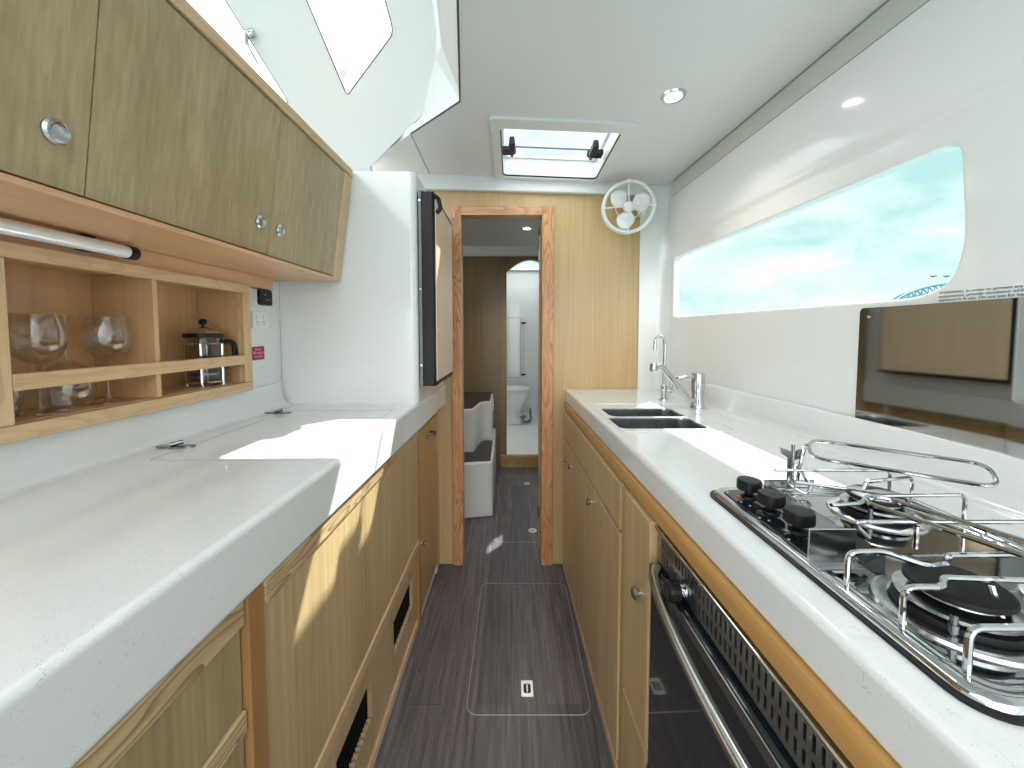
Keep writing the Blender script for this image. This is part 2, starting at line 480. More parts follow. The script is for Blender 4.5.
# ---- raked windscreen face over the galley
def Wp(x, y): return (x, y, 4.015 - 1.27 * y)
wn = Vector((0, 1.27, 1)).normalized() * .03
B3 = (-.594, 1.67); B2 = (-.344, 1.552); B1 = (-.275, 1.446)
outer = [(-3.0, 1.765), (-.66, 1.765), (-.60, 1.70), B3, B2, (-.30, 1.49), B1, (-.262, 1.40), (-.30, .90), (-3.0, .90)]
pane2 = [(-.621, 1.516), (-.407, 1.402), (-.42, 1.35), (-.45, 1.20), (-.47, 1.02), (-.80, 1.02)]
pane1 = [(-.845, 1.531), (-1.60, 1.60), (-1.75, 1.02), (-1.14, 1.02)]
h2 = rpoly(pane2, [.012, .02, .02, .05, .05, .02]); h1 = rpoly(pane1, [.02, .05, .05, .02])
bm = BM(); slab(bm, [outer, h2, h1], Wp, wn)
struct('trim_7', bm, 'gelplain')
for i, (hh, nm) in enumerate(((h2, 'window_2'), (h1, 'window_3'))):
    bm = BM(); slab(bm, [hh], lambda x, y: Vector(Wp(x, y)) + wn * .5, wn * .15)
    w = struct(nm, bm, 'pane')
    bm = BM(); tube(bm, [Vector(Wp(*p)) + wn * .08 for p in hh], .0032, 6, closed=True)
    obj('window_gasket', bm, 'grey', w)
    if nm == 'window_3':
        bm = BM()   # friction stay with its lever handle
        b0 = Vector((-.902, 1.405, 2.231)) - wn * .2
        tube(bm, smooth_path([b0 + Vector((.012, -.002, .012)), b0 + Vector((-.012, -.004, .004)), b0 + Vector((-.022, .01, -.02)), b0 + Vector((.0, .035, -.075))], .008), [.008] * 6 + [.007] * 4 + [.005] * 2, 8)
        lathe(bm, [(0, 0), (.011, 0), (.011, .01), (.006, .014), (0, .014)], b0 + Vector((.006, 0, 0)), -wn)
        obj('window_handle', bm, 'steel', w, smooth=True)
# deck fitting seen through the pane
# side of the opening: band from ceiling edge up to the moulding, and the coachroof side
bm = BM()
V = lambda *p: bm.verts.new(p)
a = [V(A0[0], A0[1], zc(A0[0])), V(-.166, 1.28, zc(-.16)), V(-.17, 1.33, zc(-.17)), V(A2[0], A2[1], zc(A2[0])), V(A3[0], A3[1], zc(A3[0]))]
b_ = [V(-.02, -.6, 2.0), V(-.197, 1.13, 2.0), V(-.275, 1.446, Wp(0, 1.446)[2]), V(B2[0], B2[1], Wp(*B2)[2]), V(B3[0], B3[1], Wp(*B3)[2])]
for i in range(4): bm.faces.new((a[i], a[i + 1], b_[i + 1], b_[i]))
struct('trim_8', bm, 'gel_matt')
bm = BM()
c0 = V(-.02, -.6, 2.0); c1 = V(-.197, 1.13, 2.0); c2 = V(-.275, 1.446, Wp(0, 1.446)[2]); c3 = V(-.262, 1.40, Wp(0, 1.40)[2]); c4 = V(-.30, .9, Wp(0, .9)[2]); c5 = V(-.27, -.6, 2.87)
bm.faces.new((c0, c1, c4, c5)); bm.faces.new((c1, c2, c3)); bm.faces.new((c1, c3, c4))
struct('wall_coachroof', bm, 'gelplain')
struct('leak_blocker_left', bx(-.88, -.861, 1.74, YB, 1.70, 2.0), 'gel_matt')  # unseen plate added to stop outside light leaking onto the fridge housing top
struct('ceiling_saloon', bx(-3.0, -.25, -.6, .92, 2.87, 2.9), 'gel_matt')
# dark seal line along the edge of the opening
bm = BM(); tube(bm, [(A0[0], A0[1], zc(0) + .003), (-.166, 1.28, zc(-.16) - .001), (-.172, 1.325, zc(-.17) - .001), (A2[0] + .0, A2[1], zc(A2[0]) - .001)], .0028, 6)
struct('trim_9', bm, 'grey')

# ---- doorway frame
d1 = thing('door_1', '', '', (-.05, YB, 0)); del d1['label']; del d1['category']; d1['kind'] = 'structure'
f0, f1 = YB - .016, YB + .05
obj('door_jamb', bx(ox0, ox0 + .052, f0, f1, 0, oz), 'trim_z', d1, bevel=.003)
obj('door_jamb', bx(ox1 - .058, ox1, f0, f1, 0, oz), 'trim_z', d1, bevel=.003)
obj('door_head', bx(ox0 + .052, ox1 - .058, f0, f1, oz - .045, oz), 'trim_x', d1, bevel=.003)
ga = 2 * PI / 180
bm = BM(); prism(bm, [(.143, f1 + .004), (.147, f1 + .002), (.178, 2.30), (.156, 2.30)], 'z', .05, 1.74)
leaf = obj('door_leaf', bm, 'pale_oak', d1, bevel=.002, label='pale oak door leaf swung open behind the frame')
for z in (.22, 1.56):
    bm = BM(); box(bm, .1395, .1425, f1 + .004, f1 + .03, z, z + .06)
    cyl(bm, (.141, f1 + .006, z), (.141, f1 + .006, z + .06), .004, 10)
    obj('hinge', bm, 'steel_dk', leaf)
bm = BM(); box(bm, .137, .1425, f1 + .004, f1 + .03, 1.70, 1.74); obj('door_catch', bm, 'black', leaf)

# ================================================================== FORWARD CABIN
bm = BM(); box(bm, -1.2, .94, YB + .03, 3.46, 1.95, 1.98)
struct('ceiling_cabin', bm, 'gel_matt')
YF = 3.44
bm = BM()
arch = [(-.085, 0.10), (-.085, 1.72)]
# arch opening outline (x, z)
ax0, ax1 = -.048, .36
hole = [(ax0, .105), (ax0, 1.73)]
for k in range(1, 12):
    t = k / 12; hole.append((ax0 + (ax1 - ax0) * t, 1.73 + .105 * math.sin(PI * t)))
hole += [(ax1, 1.73), (ax1, .105)]
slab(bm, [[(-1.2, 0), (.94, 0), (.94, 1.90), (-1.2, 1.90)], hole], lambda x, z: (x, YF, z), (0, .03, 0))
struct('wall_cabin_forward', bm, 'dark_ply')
struct('trim_10', bx(-1.2, .94, YF - .03, YF + .03, 1.865, 1.95), 'gelplain')
bm = BM()
outl = [(ax0 - .055, .105), (ax0 - .055, 1.76)]
for k in range(0, 13):
    t = k / 12; outl.append((ax0 - .055 + (ax1 - ax0 + .11) * t, 1.765 + .11 * math.sin(PI * t)))
outl += [(ax1 + .055, 1.76), (ax1 + .055, .105)]
slab(bm, [outl + [(ax1, .105), (ax1, 1.73)] + [(ax0 + (ax1 - ax0) * k / 12, 1.73 + .105 * math.sin(PI * k / 12)) for k in range(11, 0, -1)] + [(ax0, 1.73), (ax0, .105)]],
     lambda x, z: (x, YF - .014, z), (0, .0139, 0))
d2 = struct('door_2', bm, wood('teak_arch', (.20, .125, .05), (.28, .18, .08), 'z', 60, 1.5))
bm = BM(); box(bm, ax0 - .055, ax1 + .055, YF - .03, YF - .001, .085, .115); box(bm, ax0 - .055, ax1 + .055, YF - .012, YF - .001, 0, .085)
obj('door_sill', bm, 'gold_oak', d2, bevel=.003)
# unseen side portlight, added so a sun patch lands on the cabin floor
bm = BM(); slab(bm, [[(2.0, 0), (YF, 0), (YF, 1.949), (2.0, 1.949)], [(3.05, 1.34), (3.05, 1.50), (3.30, 1.50), (3.30, 1.34)]], lambda y, z: (.70, y, z), (.01, 0, 0))
struct('wall_right_cabin', bm, 'gel_matt')

# shower room
YS = 5.1
bm = BM(); box(bm, -.6, .50, YF + .03, YS, .05, .10)
struct('floor_shower', bm, 'gelplain')
bm = BM()
box(bm, -.6, .5, YS, YS + .03, .1, 2.0); box(bm, -.63, -.6, YF + .03, YS + .03, 0, 2.0); box(bm, .5, .53, YF + .03, YS + .03, 0, 2.0)
struct('wall_shower', bm, 'gel')
bm = BM(); slab(bm, [[(-.63, YF + .03), (.53, YF + .03), (.53, YS + .03), (-.63, YS + .03)], list(reversed(rrect(-.2, .40, 4.35, 5.0, .03)))], lambda x, y: (x, y, 2.0), (0, 0, .03))
struct('ceiling_shower', bm, 'gelplain')
bm = BM(); slab(bm, [rrect(-.2, .40, 4.35, 5.0, .03)], lambda x, y: (x, y, 2.035), (0, 0, .008))
struct('window_4', bm, 'pane')

sp = thing('wall_locker', 'white flush wall locker above the toilet in the far shower room', 'cabinet', (.11, YS - .01, .7))
bm = BM(); prism(bm, rrect(-.35, .115, .62, 1.40, .03), 'y', YS - .012, YS); obj('door', bm, 'gel', sp)
bm = BM(); tube(bm, [(x, YS - .014, z) for x, z in rrect(-.35, .115, .62, 1.40, .03)], .0022, 6, closed=True); obj('gasket', bm, 'seam', sp)
for z in (.655, 1.33):
    bm = BM(); lathe(bm, [(0, 0), (.034, 0), (.030, .012), (.014, .02), (0, .02)], (.15, YS - .012, z), (0, -1, 0), sx=1, sy=.4); obj('latch', bm, 'black', sp, smooth=True)
bm = BM(); box(bm, .148, .151, YS - .004, YS - .001, .68, 1.31); obj('panel_seam', bm, 'seam', sp)

tt = thing('toilet', 'white marine toilet seen through the far doorway', 'toilet', (.0, 4.75, .10))
bm = BM()
lathe(bm, [(.0, 0), (.115, 0), (.118, .02), (.10, .06), (.085, .12), (.10, .2), (.14, .28), (.165, .36), (.168, .385), (.14, .388), (.12, .34), (0, .30)], (0, 4.75, .10), sy=1.25)
obj('bowl', bm, 'porcelain', tt, smooth=True)
bm = BM(); lathe(bm, [(0, .388), (.172, .388), (.178, .396), (.178, .406), (.172, .41), (0, .41)], (0, 4.75, .10), sy=1.22); obj('seat', bm, 'whitep', tt, smooth=True)
bm = BM(); lathe(bm, [(0, .412), (.175, .412), (.18, .42), (.172, .436), (.12, .442), (0, .444)], (0, 4.75, .10), sy=1.22); obj('lid', bm, 'whitep', tt, smooth=True)
bm = BM(); cyl(bm, (.10, 4.64, .22), (.17, 4.64, .22), .04, 18); cyl(bm, (.165, 4.64, .22), (.18, 4.64, .22), .025, 14)
tube(bm, smooth_path([(.135, 4.64, .19), (.135, 4.64, .13), (.22, 4.72, .12), (.24, 4.9, .14), (.24, 5.08, .2)], .04), .014, 10); obj('flush_pump', bm, 'steel_dk', tt, smooth=True)

# steps up to the berth, dark treads on white boxes
st = thing('berth_steps', 'white moulded berth steps with dark treads beyond the doorway', 'steps', (-.4, 2.8, 0))
plan_low = [(-.9, 2.36), (-.125, 2.49), (-.14, 3.4), (-.9, 3.4)]
bm = BM(); prism(bm, plan_low, 'z', 0, .365); obj('lower_step', bm, 'gelplain', st, bevel=.012)
plan_up = [(-.9, 2.62), (-.300, 2.66), (-.262, 2.68), (-.232, 2.93), (-.205, 2.96), (-.155, 2.97), (-.165, 3.4), (-.9, 3.4)]
bm = BM(); prism(bm, plan_up, 'z', .372, .675); obj('upper_step', bm, 'gelplain', st, bevel=.010)
pl_t = [(-.89, 2.385), (-.142, 2.508), (-.150, 2.965), (-.205, 2.955), (-.232, 2.925), (-.262, 2.675), (-.300, 2.655), (-.89, 2.615)]
bm = BM(); prism(bm, pl_t, 'z', .365, .371); obj('lower_tread', bm, 'tread', st)
pu = [(-.89, 2.635), (-.302, 2.675), (-.275, 2.69), (-.244, 2.935), (-.212, 2.972), (-.172, 2.985), (-.18, 3.39), (-.89, 3.39)]
bm = BM(); prism(bm, pu, 'z', .675, .681); obj('upper_tread', bm, 'tread', st)
bm = BM(); box(bm, -.156, -.142, 2.98, 3.04, .60, .685); obj('edge_trim', bm, 'whitep', st, bevel=.003)

# ================================================================== FLOOR HATCHES
def floor_hatch(name, label, loop, rings):
    cxm = sum(p[0] for p in loop) / len(loop); cym = sum(p[1] for p in loop) / len(loop)
    t = thing(name, label, 'floor hatch', (cxm, cym, 0), 'lift-out floor panels')
    bm = BM(); slab(bm, [loop], lambda x, y: (x, y, .0004), (0, 0, .0006)); obj('hatch_panel', bm, 'floor', t)
    bm = BM(); tube(bm, [(x, y, .0004) for x, y in loop], .0013, 6, closed=True); obj('hatch_seam', bm, M['softseam'], t)
    for (x, y, w) in rings:
        bm = BM()
        if w == 's':
            slab(bm, [rrect(x - .02, x + .02, y - .03, y + .03, .004), list(reversed(rrect(x - .012, x + .012, y - .018, y + .018, .006)))], lambda a, b: (a, b, .001), (0, 0, .002))
        else: lathe(bm, [(.012, 0), (.026, 0), (.026, .002), (.022, .0035), (.012, .0035), (.012, 0)], (x, y, .001))
        tube(bm, [(x, y - .014, .0025), (x, y + .012, .003)], .003, 6)
        r = obj('lift_ring', bm, 'alu', t)
        bm = BM(); slab(bm, [rrect(x - .0115, x + .0115, y - .0175, y + .0175, .006) if w == 's' else rrect(x - .012, x + .012, y - .012, y + .012, .0115)], lambda a, b: (a, b, .0012), (0, 0, .0004)); obj('ring_recess', bm, 'black', r)
    return t
floor_hatch('floor_hatch', 'long grey floor hatch between the galley worktops with a square lift ring', rrect(-.145, .252, 1.165, 1.81, .035), [(.051, 1.255, 's')])
floor_hatch('floor_hatch', 'grey floor hatch beyond the doorway with two round lift rings', rrect(-.10, .30, 2.18, 3.20, .03), [(.125, 2.31, 'r'), (.119, 3.05, 'r')])

# ================================================================== ROOF HATCH
rh = thing('roof_hatch', 'clear acrylic deck hatch in the ceiling with two black latches', 'hatch', (.18, 1.68, 1.95))
bm = BM()
slab(bm, [rrect(-.08, .445, 1.40, 1.945, .02), list(reversed(rrect(hx0, hx1, hy0, hy1, .02)))], lambda x, y: (x, y, zc(x) - .012), (0, 0, .0118))
obj('inner_frame', bm, 'whitep', rh, bevel=.003)
bm = BM(); slab(bm, [rrect(hx0 - .006, hx1 + .006, hy0 - .006, hy1 + .006, .02), list(reversed(rrect(hx0, hx1, hy0, hy1, .02)))], lambda x, y: (x, y, zc(x) + .031), (0, 0, .045))
obj('upstand', bm, 'whitep', rh)
bm = BM(); tube(bm, [(x, y, zc(x) - .004) for x, y in rrect(hx0 + .002, hx1 - .002, hy0 + .002, hy1 - .002, .02)], .0035, 6, closed=True); obj('seal', bm, 'black', rh)
bm = BM(); slab(bm, [rrect(hx0 - .02, hx1 + .02, hy0 - .02, hy1 + .02, .03), list(reversed(rrect(hx0 + .012, hx1 - .012, hy0 + .012, hy1 - .012, .03)))], lambda x, y: (x, y, zc(x) + .077), (0, 0, .014))
lid = obj('lid_frame', bm, 'alu', rh, bevel=.003)
bm = BM(); slab(bm, [rrect(hx0, hx1, hy0, hy1, .03)], lambda x, y: (x, y, zc(x) + .082), (0, 0, .008)); obj('acrylic_lid', bm, 'pane', rh)
bm = BM(); tube(bm, [(hx0 + .03, 1.755, zc(0) + .062), (hx1 - .03, 1.755, zc(.4) + .062)], .004, 8); obj('cross_rail', bm, plain('purple_grey_rail', (.20, .16, .35), .4), rh)
for sx_, x in ((1, hx0 + .045), (-1, hx1 - .055)):
    bm = BM()
    z = zc(x)
    lathe(bm, [(0, 0), (.017, 0), (.019, .01), (.016, .03), (0, .034)], (x, 1.755, z + .03), (0, 0, 1))
    prism(bm, [(x - .014, z + .02), (x + .014, z + .02), (x + .010, z + .055), (x - .010, z + .055)], 'y', 1.65, 1.745)
    box(bm, min(x, x - sx_ * .045), max(x, x - sx_ * .045), 1.71, 1.755, z + .022, z + .045)
    la = obj('latch', bm, 'black', rh, bevel=.004)
    bm = BM(); cyl(bm, (x, 1.765, z + .024), (x, 1.765, z + .030), .008, 12); obj('latch_button', bm, 'red', la)

# ================================================================== LIGHT FITTINGS
def downlight(loc, label, power):
    t = thing('downlight', label, 'ceiling light', loc, 'recessed ceiling downlights')
    bm = BM(); lathe(bm, [(.026, -.001), (.026, -.006), (.030, -.008), (.036, -.007), (.038, -.001), (.026, -.001)]); obj('rim', bm, 'chrome', t, local=True, smooth=True)
    bm = BM(); lathe(bm, [(0, -.005), (.018, -.0045), (.0262, -.002)]); obj('lens', bm, 'led', t, local=True, smooth=True)
    l = bpy.data.lights.new('downlight_bulb', 'SPOT'); l.energy = power; l.spot_size = math.radians(120); l.spot_blend = .6; l.shadow_soft_size = .03; l.color = (1, .93, .82)
    lo = bpy.data.objects.new('downlight_bulb', l); COL.objects.link(lo); lo.location = (loc[0], loc[1], loc[2] - .03)
    return t
downlight((.50, 1.248, zc(.5)), 'round chrome downlight in the galley ceiling above the sink worktop', 4)
downlight((.107, 2.833, 1.95), 'round downlight in the dim cabin ceiling beyond the doorway', 10)

# ================================================================== PORT UPPER CABINET
def lean(c): return Vector((c.x + .05 * (c.z - 1.39) / .37 * (1 if c.x > -.7 else 0), c.y, c.z))
uc = thing('upper_cabinet', 'long oak wall cabinet above the port worktop with three doors', 'cabinet', (-.72, .75, 1.39))
ya, yb = .02, 1.405
bm = BM(); prism(bm, [(-.84, 1.392), (-.637, 1.392), (-.588, 1.747), (-.84, 1.747)], 'y', ya + .0, 1.349)
obj('body', bm, 'brown_z', uc)
bm = BM(); prism(bm, [(-.84, 1.748), (-.588, 1.748), (-.562, 1.748), (-.5595, 1.772), (-.84, 1.772)], 'y', ya, yb); obj('top_board', bm, 'trim_y', uc, bevel=.002)
bm = BM(); prism(bm, [(-.84, 1.383), (-.612, 1.383), (-.606, 1.391), (-.84, 1.391)], 'y', ya, 1.349); obj('bottom_board', bm, 'under', uc, bevel=.002)
bm = BM(); prism(bm, [(-.84, 1.384), (-.614, 1.384), (-.565, 1.747), (-.84, 1.747)], 'y', 1.350, yb); obj('end_stile', bm, 'light_z', uc, bevel=.002)
def udoor(y0, y1, ky=None):
    bm = BM(); box(bm, -.6355, -.6155, y0, y1, 1.396, 1.744)
    d = obj('door', bm, 'door_oak', uc, bevel=.0006, fix=lean)
    if ky:
        bm = BM(); c = (-.6155 + .010, ky, 1.466)
        ax = Vector((1, 0, -.13))
        lathe(bm, [(0, -.002), (.0155, -.002), (.0165, .004), (.014, .0075), (.012, .007), (.010, .005), (.006, .0045), (0, .005)], c, ax, 28)
        obj('knob', bm, 'steel', d, smooth=True)
udoor(.03, .5712, .530); udoor(.5732, .9902, .950); udoor(.9922, 1.3485, 1.030)

# ================================================================== OPEN SHELF NICHE
sh = thing('display_shelf', 'oak open shelf niche with a fiddle rail below the upper cabinet', 'shelf', (-.88, .9, 1.03))
xf, xb = -.80, -.945
bm = BM()
box(bm, xb - .01, xb, .30, 1.195, 1.04, 1.36)         # back
box(bm, xb, -.822, .30, 1.195, 1.040, 1.052)       # bottom
box(bm, xb, -.822, .30, 1.195, 1.330, 1.342)       # top
box(bm, xb, -.822, 1.172, 1.184, 1.052, 1.330)
obj('carcass', bm, 'niche', sh)
bm = BM(); box(bm, xb + .001, -.808, .882, .894, 1.053, 1.329); obj('divider', bm, 'niche', sh)
bm = BM(); box(bm, xb + .001, -.822, .585, .600, 1.053, 1.329); obj('divider', bm, 'niche', sh)
bm = BM(); box(bm, -.8215, xf, .25, 1.20, 1.024, 1.051); obj('bottom_rail', bm, 'trim_y', sh, bevel=.002)
bm = BM(); box(bm, -.8215, xf, .25, 1.20, 1.320, 1.345); obj('top_rail', bm, 'trim_y', sh, bevel=.002)
bm = BM(); box(bm, -.8215, xf, 1.168, 1.20, 1.0515, 1.3195); obj('stile', bm, 'light_z', sh, bevel=.002)
bm = BM(); box(bm, -.8215, xf, .575, .622, 1.0515, 1.3195); obj('stile', bm, 'light_z', sh, bevel=.002)
bm = BM(); box(bm, -.816, xf + .001, .6225, 1.1675, 1.106, 1.134); obj('fiddle_rail', bm, 'trim_y', sh, bevel=.002)
bm = BM(); box(bm, -.84, -.812, .10, 1.335, 1.3455, 1.3825); obj('head_board', bm, 'under', sh, bevel=.001)

lb = thing('light_bar', 'white tubular light bar under the upper cabinet', 'lamp', (-.775, .55, 1.36))
bm = BM(); tube(bm, [(-.782, .10, 1.364), (-.782, .80, 1.364)], .0125, 20); obj('tube', bm, 'alu', lb, smooth=True)
bm = BM(); tube(bm, [(-.782, .8005, 1.364), (-.782, .818, 1.364)], [.0145, .0135], 20); obj('end_cap', bm, 'black', lb, smooth=True)
for y in (.3, .73):
    bm = BM(); prism(bm, [(-.800, 1.352), (-.790, 1.352), (-.790, 1.3825), (-.811, 1.3825), (-.811, 1.356)], 'y', y, y + .02); obj('bracket', bm, 'black', lb)

# glasses
def wine_glass(loc, label, inv=False):
    t = thing('wine_glass', label, 'glass', loc, 'wine glasses on the oak shelf')
    H = .182
    f = (lambda p: [(r, H - h) for r, h in p]) if inv else (lambda p: p)
    bm = BM(); lathe(bm, f([(.004, .088), (.014, .091), (.030, .104), (.0385, .125), (.0395, .145), (.035, .17), (.0325, H), (.0315, H), (.034, .17), (.0382, .145), (.0372, .126), (.029, .106), (.013, .094), (0, .093)]), seg=32)
    obj('bowl', bm, 'wineglass', t, local=True, smooth=True)
    bm = BM(); lathe(bm, f([(.0035, .0875), (.003, .06), (.003, .02), (.006, .008), (.0335, .002), (.034, 0), (0, 0)]), seg=32); obj('stem_and_foot', bm, 'wineglass', t, local=True, smooth=True)
    return t
zs = 1.0525
wine_glass((-.872, .715, zs), 'upright clear wine glass nearest the left stile of the shelf')
wine_glass((-.866, .832, zs), 'upright clear wine glass beside the shelf divider')
wine_glass((-.890, .777, zs), 'upside-down clear wine glass between two upright ones', True)
wine_glass((-.893, .659, zs), 'upside-down clear wine glass behind the left stile of the shelf', True)

# french press
fp = thing('french_press', 'glass and chrome coffee press with black lid band and handle in the shelf niche', 'coffee maker', (-.868, 1.098, zs))
bm = BM(); lathe(bm, [(.036, .012), (.039, .016), (.039, .128), (.041, .134), (.0395, .134), (.0375, .127), (.0375, .018), (0, .014)]); obj('beaker', bm, 'beaker', fp, local=True, smooth=True)
bm = BM()
torus(bm, (0, 0, .118), (0, 0, 1), .0405, .003, 28, 6); torus(bm, (0, 0, .010), (0, 0, 1), .0395, .003, 28, 6)
for a in (0, PI / 2, PI, 1.5 * PI):
    c, s = math.cos(a + .5) * .0415, math.sin(a + .5) * .0415
    for dz in (0,):
        tube(bm, [(c, s, .004), (c, s, .118)], .0035, 6)
    lathe(bm, [(0, 0), (.005, 0), (.004, .005), (0, .006)], (c, s, 0), seg=8)
obj('frame', bm, 'chrome', fp, local=True, smooth=True)
bm = BM(); lathe(bm, [(.0385, .1345), (.046, .1345), (.046, .146), (.036, .148), (0, .148)]); obj('lid_band', bm, 'black', fp, local=True, smooth=True)
bm = BM(); lathe(bm, [(.0425, .1465), (.036, .156), (.022, .163), (.006, .165), (0, .165)]); obj('lid_dome', bm, 'chrome', fp, local=True, smooth=True)
bm = BM(); lathe(bm, [(0, .165), (.003, .165), (.003, .170), (.008, .172), (.0105, .178), (.008, .185), (0, .188)]); obj('plunger_knob', bm, 'black', fp, local=True, smooth=True)
bm = BM(); lathe(bm, [(0, .030), (.036, .030), (.036, .036), (0, .036)]); cyl(bm, (0, 0, .036), (0, 0, .147), .002, 8); obj('plunger', bm, 'steel', fp, local=True, smooth=True)
bm = BM(); tube(bm, smooth_path([(.024, .035, .122), (.040, .062, .124), (.042, .064, .060), (.024, .035, .048)], .018), .0065, 10); obj('handle', bm, 'black', fp, local=True, smooth=True)

# control, sockets and red notice on the lining
cp = thing('control_panel', 'black rounded control panel on a white base below the cabinet', 'control panel', (XL, 1.30, 1.33))
bm = BM(); slab(bm, [rrect(1.270, 1.342, 1.284, 1.343, .006)], lambda y, z: (XL, y, z), (.012, 0, 0)); obj('base', bm, 'whitep', cp, bevel=.002)
bm = BM(); slab(bm, [rrect(1.274, 1.339, 1.292, 1.344, .008)], lambda y, z: (XL + .0122, y, z), (.010, 0, 0)); obj('faceplate', bm, 'black', cp, bevel=.002)
bm = BM()
for y, z in ((1.30, 1.326), (1.308, 1.310), (1.322, 1.310)): slab(bm, [rrect(y - .003, y + .003, z - .002, z + .002, .001)], lambda a, b: (XL + .0222, a, b), (.0006, 0, 0))
obj('buttons', bm, 'steel', cp)
so = thing('power_socket', 'white double power socket between black control and red notice', 'socket', (XL, 1.30, 1.24))
bm = BM(); slab(bm, [rrect(1.258, 1.335, 1.215, 1.268, .005)], lambda y, z: (XL, y, z), (.008, 0, 0)); obj('plate', bm, 'whitep', so, bevel=.002)
for y in (1.278, 1.312):
    bm = BM(); box(bm, XL + .0082, XL + .011, y - .006, y + .006, 1.247, 1.259); obj('rocker', bm, 'gelplain', so, bevel=.001)
    bm = BM()
    for dy, dz in ((-.005, 0), (.005, 0), (0, -.008)): box(bm, XL + .0082, XL + .0086, y + dy - .001, y + dy + .001, 1.236 + dz - .003, 1.236 + dz + .003)
    obj('pin_holes', bm, 'seam', so)
rs = thing('warning_plaque', 'small crimson warning plaque with pink lettering on the white lining', 'sign', (XL, 1.29, 1.14))
bm = BM(); slab(bm, [rrect(1.258, 1.318, 1.111, 1.155, .002)], lambda y, z: (XL, y, z), (.002, 0, 0)); obj('plate', bm, 'red', rs)
bm = text_bm('Danger\n230 volts AC\non board', .0115, lambda u, v, w: (XL + .0022 + w, 1.288 + u, 1.1425 + v), .0003, 'CENTER'); obj('lettering', bm, 'pink', rs)

# ================================================================== PORT WORKTOP
wt = thing('port_worktop', 'long white stone worktop on the port side with a lift-up lid', 'worktop', (-.6, .8, .94))
def top_profile(x0, xe, z, ze):
    # wall side x0 -> rounded nose at xe, apron down to ze
    s = 1 if xe > x0 else -1
    return [(x0, z - .03), (x0, z), (xe - s * .011, z), (xe - s * .0065, z - .0008), (xe - s * .003, z - .003), (xe - s * .0008, z - .0065), (xe, z - .011),
            (xe, ze + .010), (xe - s * .0012, ze + .005), (xe - s * .005, ze + .001), (xe - s * .010, ze), (xe - s * .035, ze), (xe - s * .035, z - .03)]
bm = BM(); prism(bm, top_profile(-.84, -.351, .94, .837), 'y', -.35, 1.955)
obj('slab', bm, 'stone', wt, smooth=True, fix=lambda c: Vector((c.x + (.016 * (c.y - 1) if c.x > -.5 else 0), c.y, c.z)))
bm = BM(); slab(bm, [rrect(-.745, -.40, .783, 1.30, .01), list(reversed(rrect(-.7425, -.4025, .7855, 1.2975, .009)))], lambda x, y: (x, y, .9397), (0, 0, .0008)); obj('lid_seam', bm, 'softseam', wt)
def star_latch(x, y, rz):
    bm = BM()
    n = 48; pts = []
    for k in range(n):
        a = 2 * PI * k / n; r = .009 + .034 * abs(math.cos(a)) ** 7 + .008 * abs(math.sin(a)) ** 5
        pts.append((x + r * math.cos(a + rz), y + r * math.sin(a + rz)))
    prism(bm, pts, 'z', .9402, .944)
    tube(bm, [(x - .010 * math.cos(rz + .6), y - .010 * math.sin(rz + .6), .947), (x + .014 * math.cos(rz + .6), y + .014 * math.sin(rz + .6), .951)], .0045, 8)
    obj('lid_latch', bm, 'steel_dk', wt, smooth=True)
star_latch(-.765, .875, .05); star_latch(-.757, 1.25, .0)

# ================================================================== PORT BASE UNITS
xs = -.370      # face plane
# near drawer unit
du = thing('drawer_unit', 'near oak drawer unit under the port worktop with bold-grained rails', 'cabinet', (-.6, .2, 0))
bm = BM(); box(bm, -.83, xs - .022, -.30, .518, .05, .8355); obj('body', bm, 'niche', du)
bm = BM(); box(bm, xs - .0218, xs + .002, -.30, .518, .798, .835); obj('rail', bm, 'bold_y', du, bevel=.003)
for z0, z1 in ((.678, .7955), (.44, .642), (.07, .404)):
    bm = BM(); box(bm, xs - .0218, xs - .004, -.28, .516, z0, z1)
    dr = obj('drawer', bm, 'door_oak', du, bevel=.002)
    bm = BM(); lathe(bm, [(0, 0), (.014, 0), (.016, .004), (.012, .009), (0, .007)], (xs - .004, .10, (z0 + z1) / 2), (1, 0, 0)); obj('knob', bm, 'steel', dr, smooth=True)
for z0, z1 in ((.644, .676), (.406, .438)):
    bm = BM(); box(bm, xs - .0218, xs + .001, -.30, .518, z0, z1); obj('rail', bm, 'bold_y', du, bevel=.003)
bm = BM(); box(bm, xs - .0218, xs + .006, .519, .5535, .05, .8355); obj('post', bm, 'brown_z', du, bevel=.002)

# tall front panel with vented kick panel
pu_ = thing('appliance_unit', 'oak base unit with a wide plain panel and two black floor vents', 'cabinet', (-.6, 1.0, 0))
y0, y1 = .556, 1.502
bm = BM(); box(bm, -.83, xs - .03, y0, y1, .03, .8355); obj('body', bm, 'niche', pu_)
bm = BM(); box(bm, xs - .0298, xs + .001, y0, y1, .388, .7975); obj('front_panel', bm, 'low_oak', pu_, bevel=.002)
bm = BM(); box(bm, xs - .0298, xs + .007, y0, y1, .798, .835); obj('top_rail', bm, 'bold_y', pu_, bevel=.003)
bm = BM(); box(bm, xs - .0298, xs + .005, y0, y1, .352, .3875); obj('ledge', bm, 'trim_y', pu_, bevel=.005)
vents = [(.80, 1.01), (1.21, 1.45)]
bm = BM()
def wav(y0_, y1_, z0_, z1_):
    pts = [(y0_, z0_)]
    n = 12
    pts = [(y0_, z1_), (y0_, z0_)]
    for k in range(n * 4 + 1):
        t = k / (n * 4); pts.append((y0_ + (y1_ - y0_) * t, z0_ + .006 * abs(math.sin(PI * n * t))))
    pts += [(y1_, z1_)]
    return pts
holes = [wav(a, b, .15, .268) for a, b in vents]
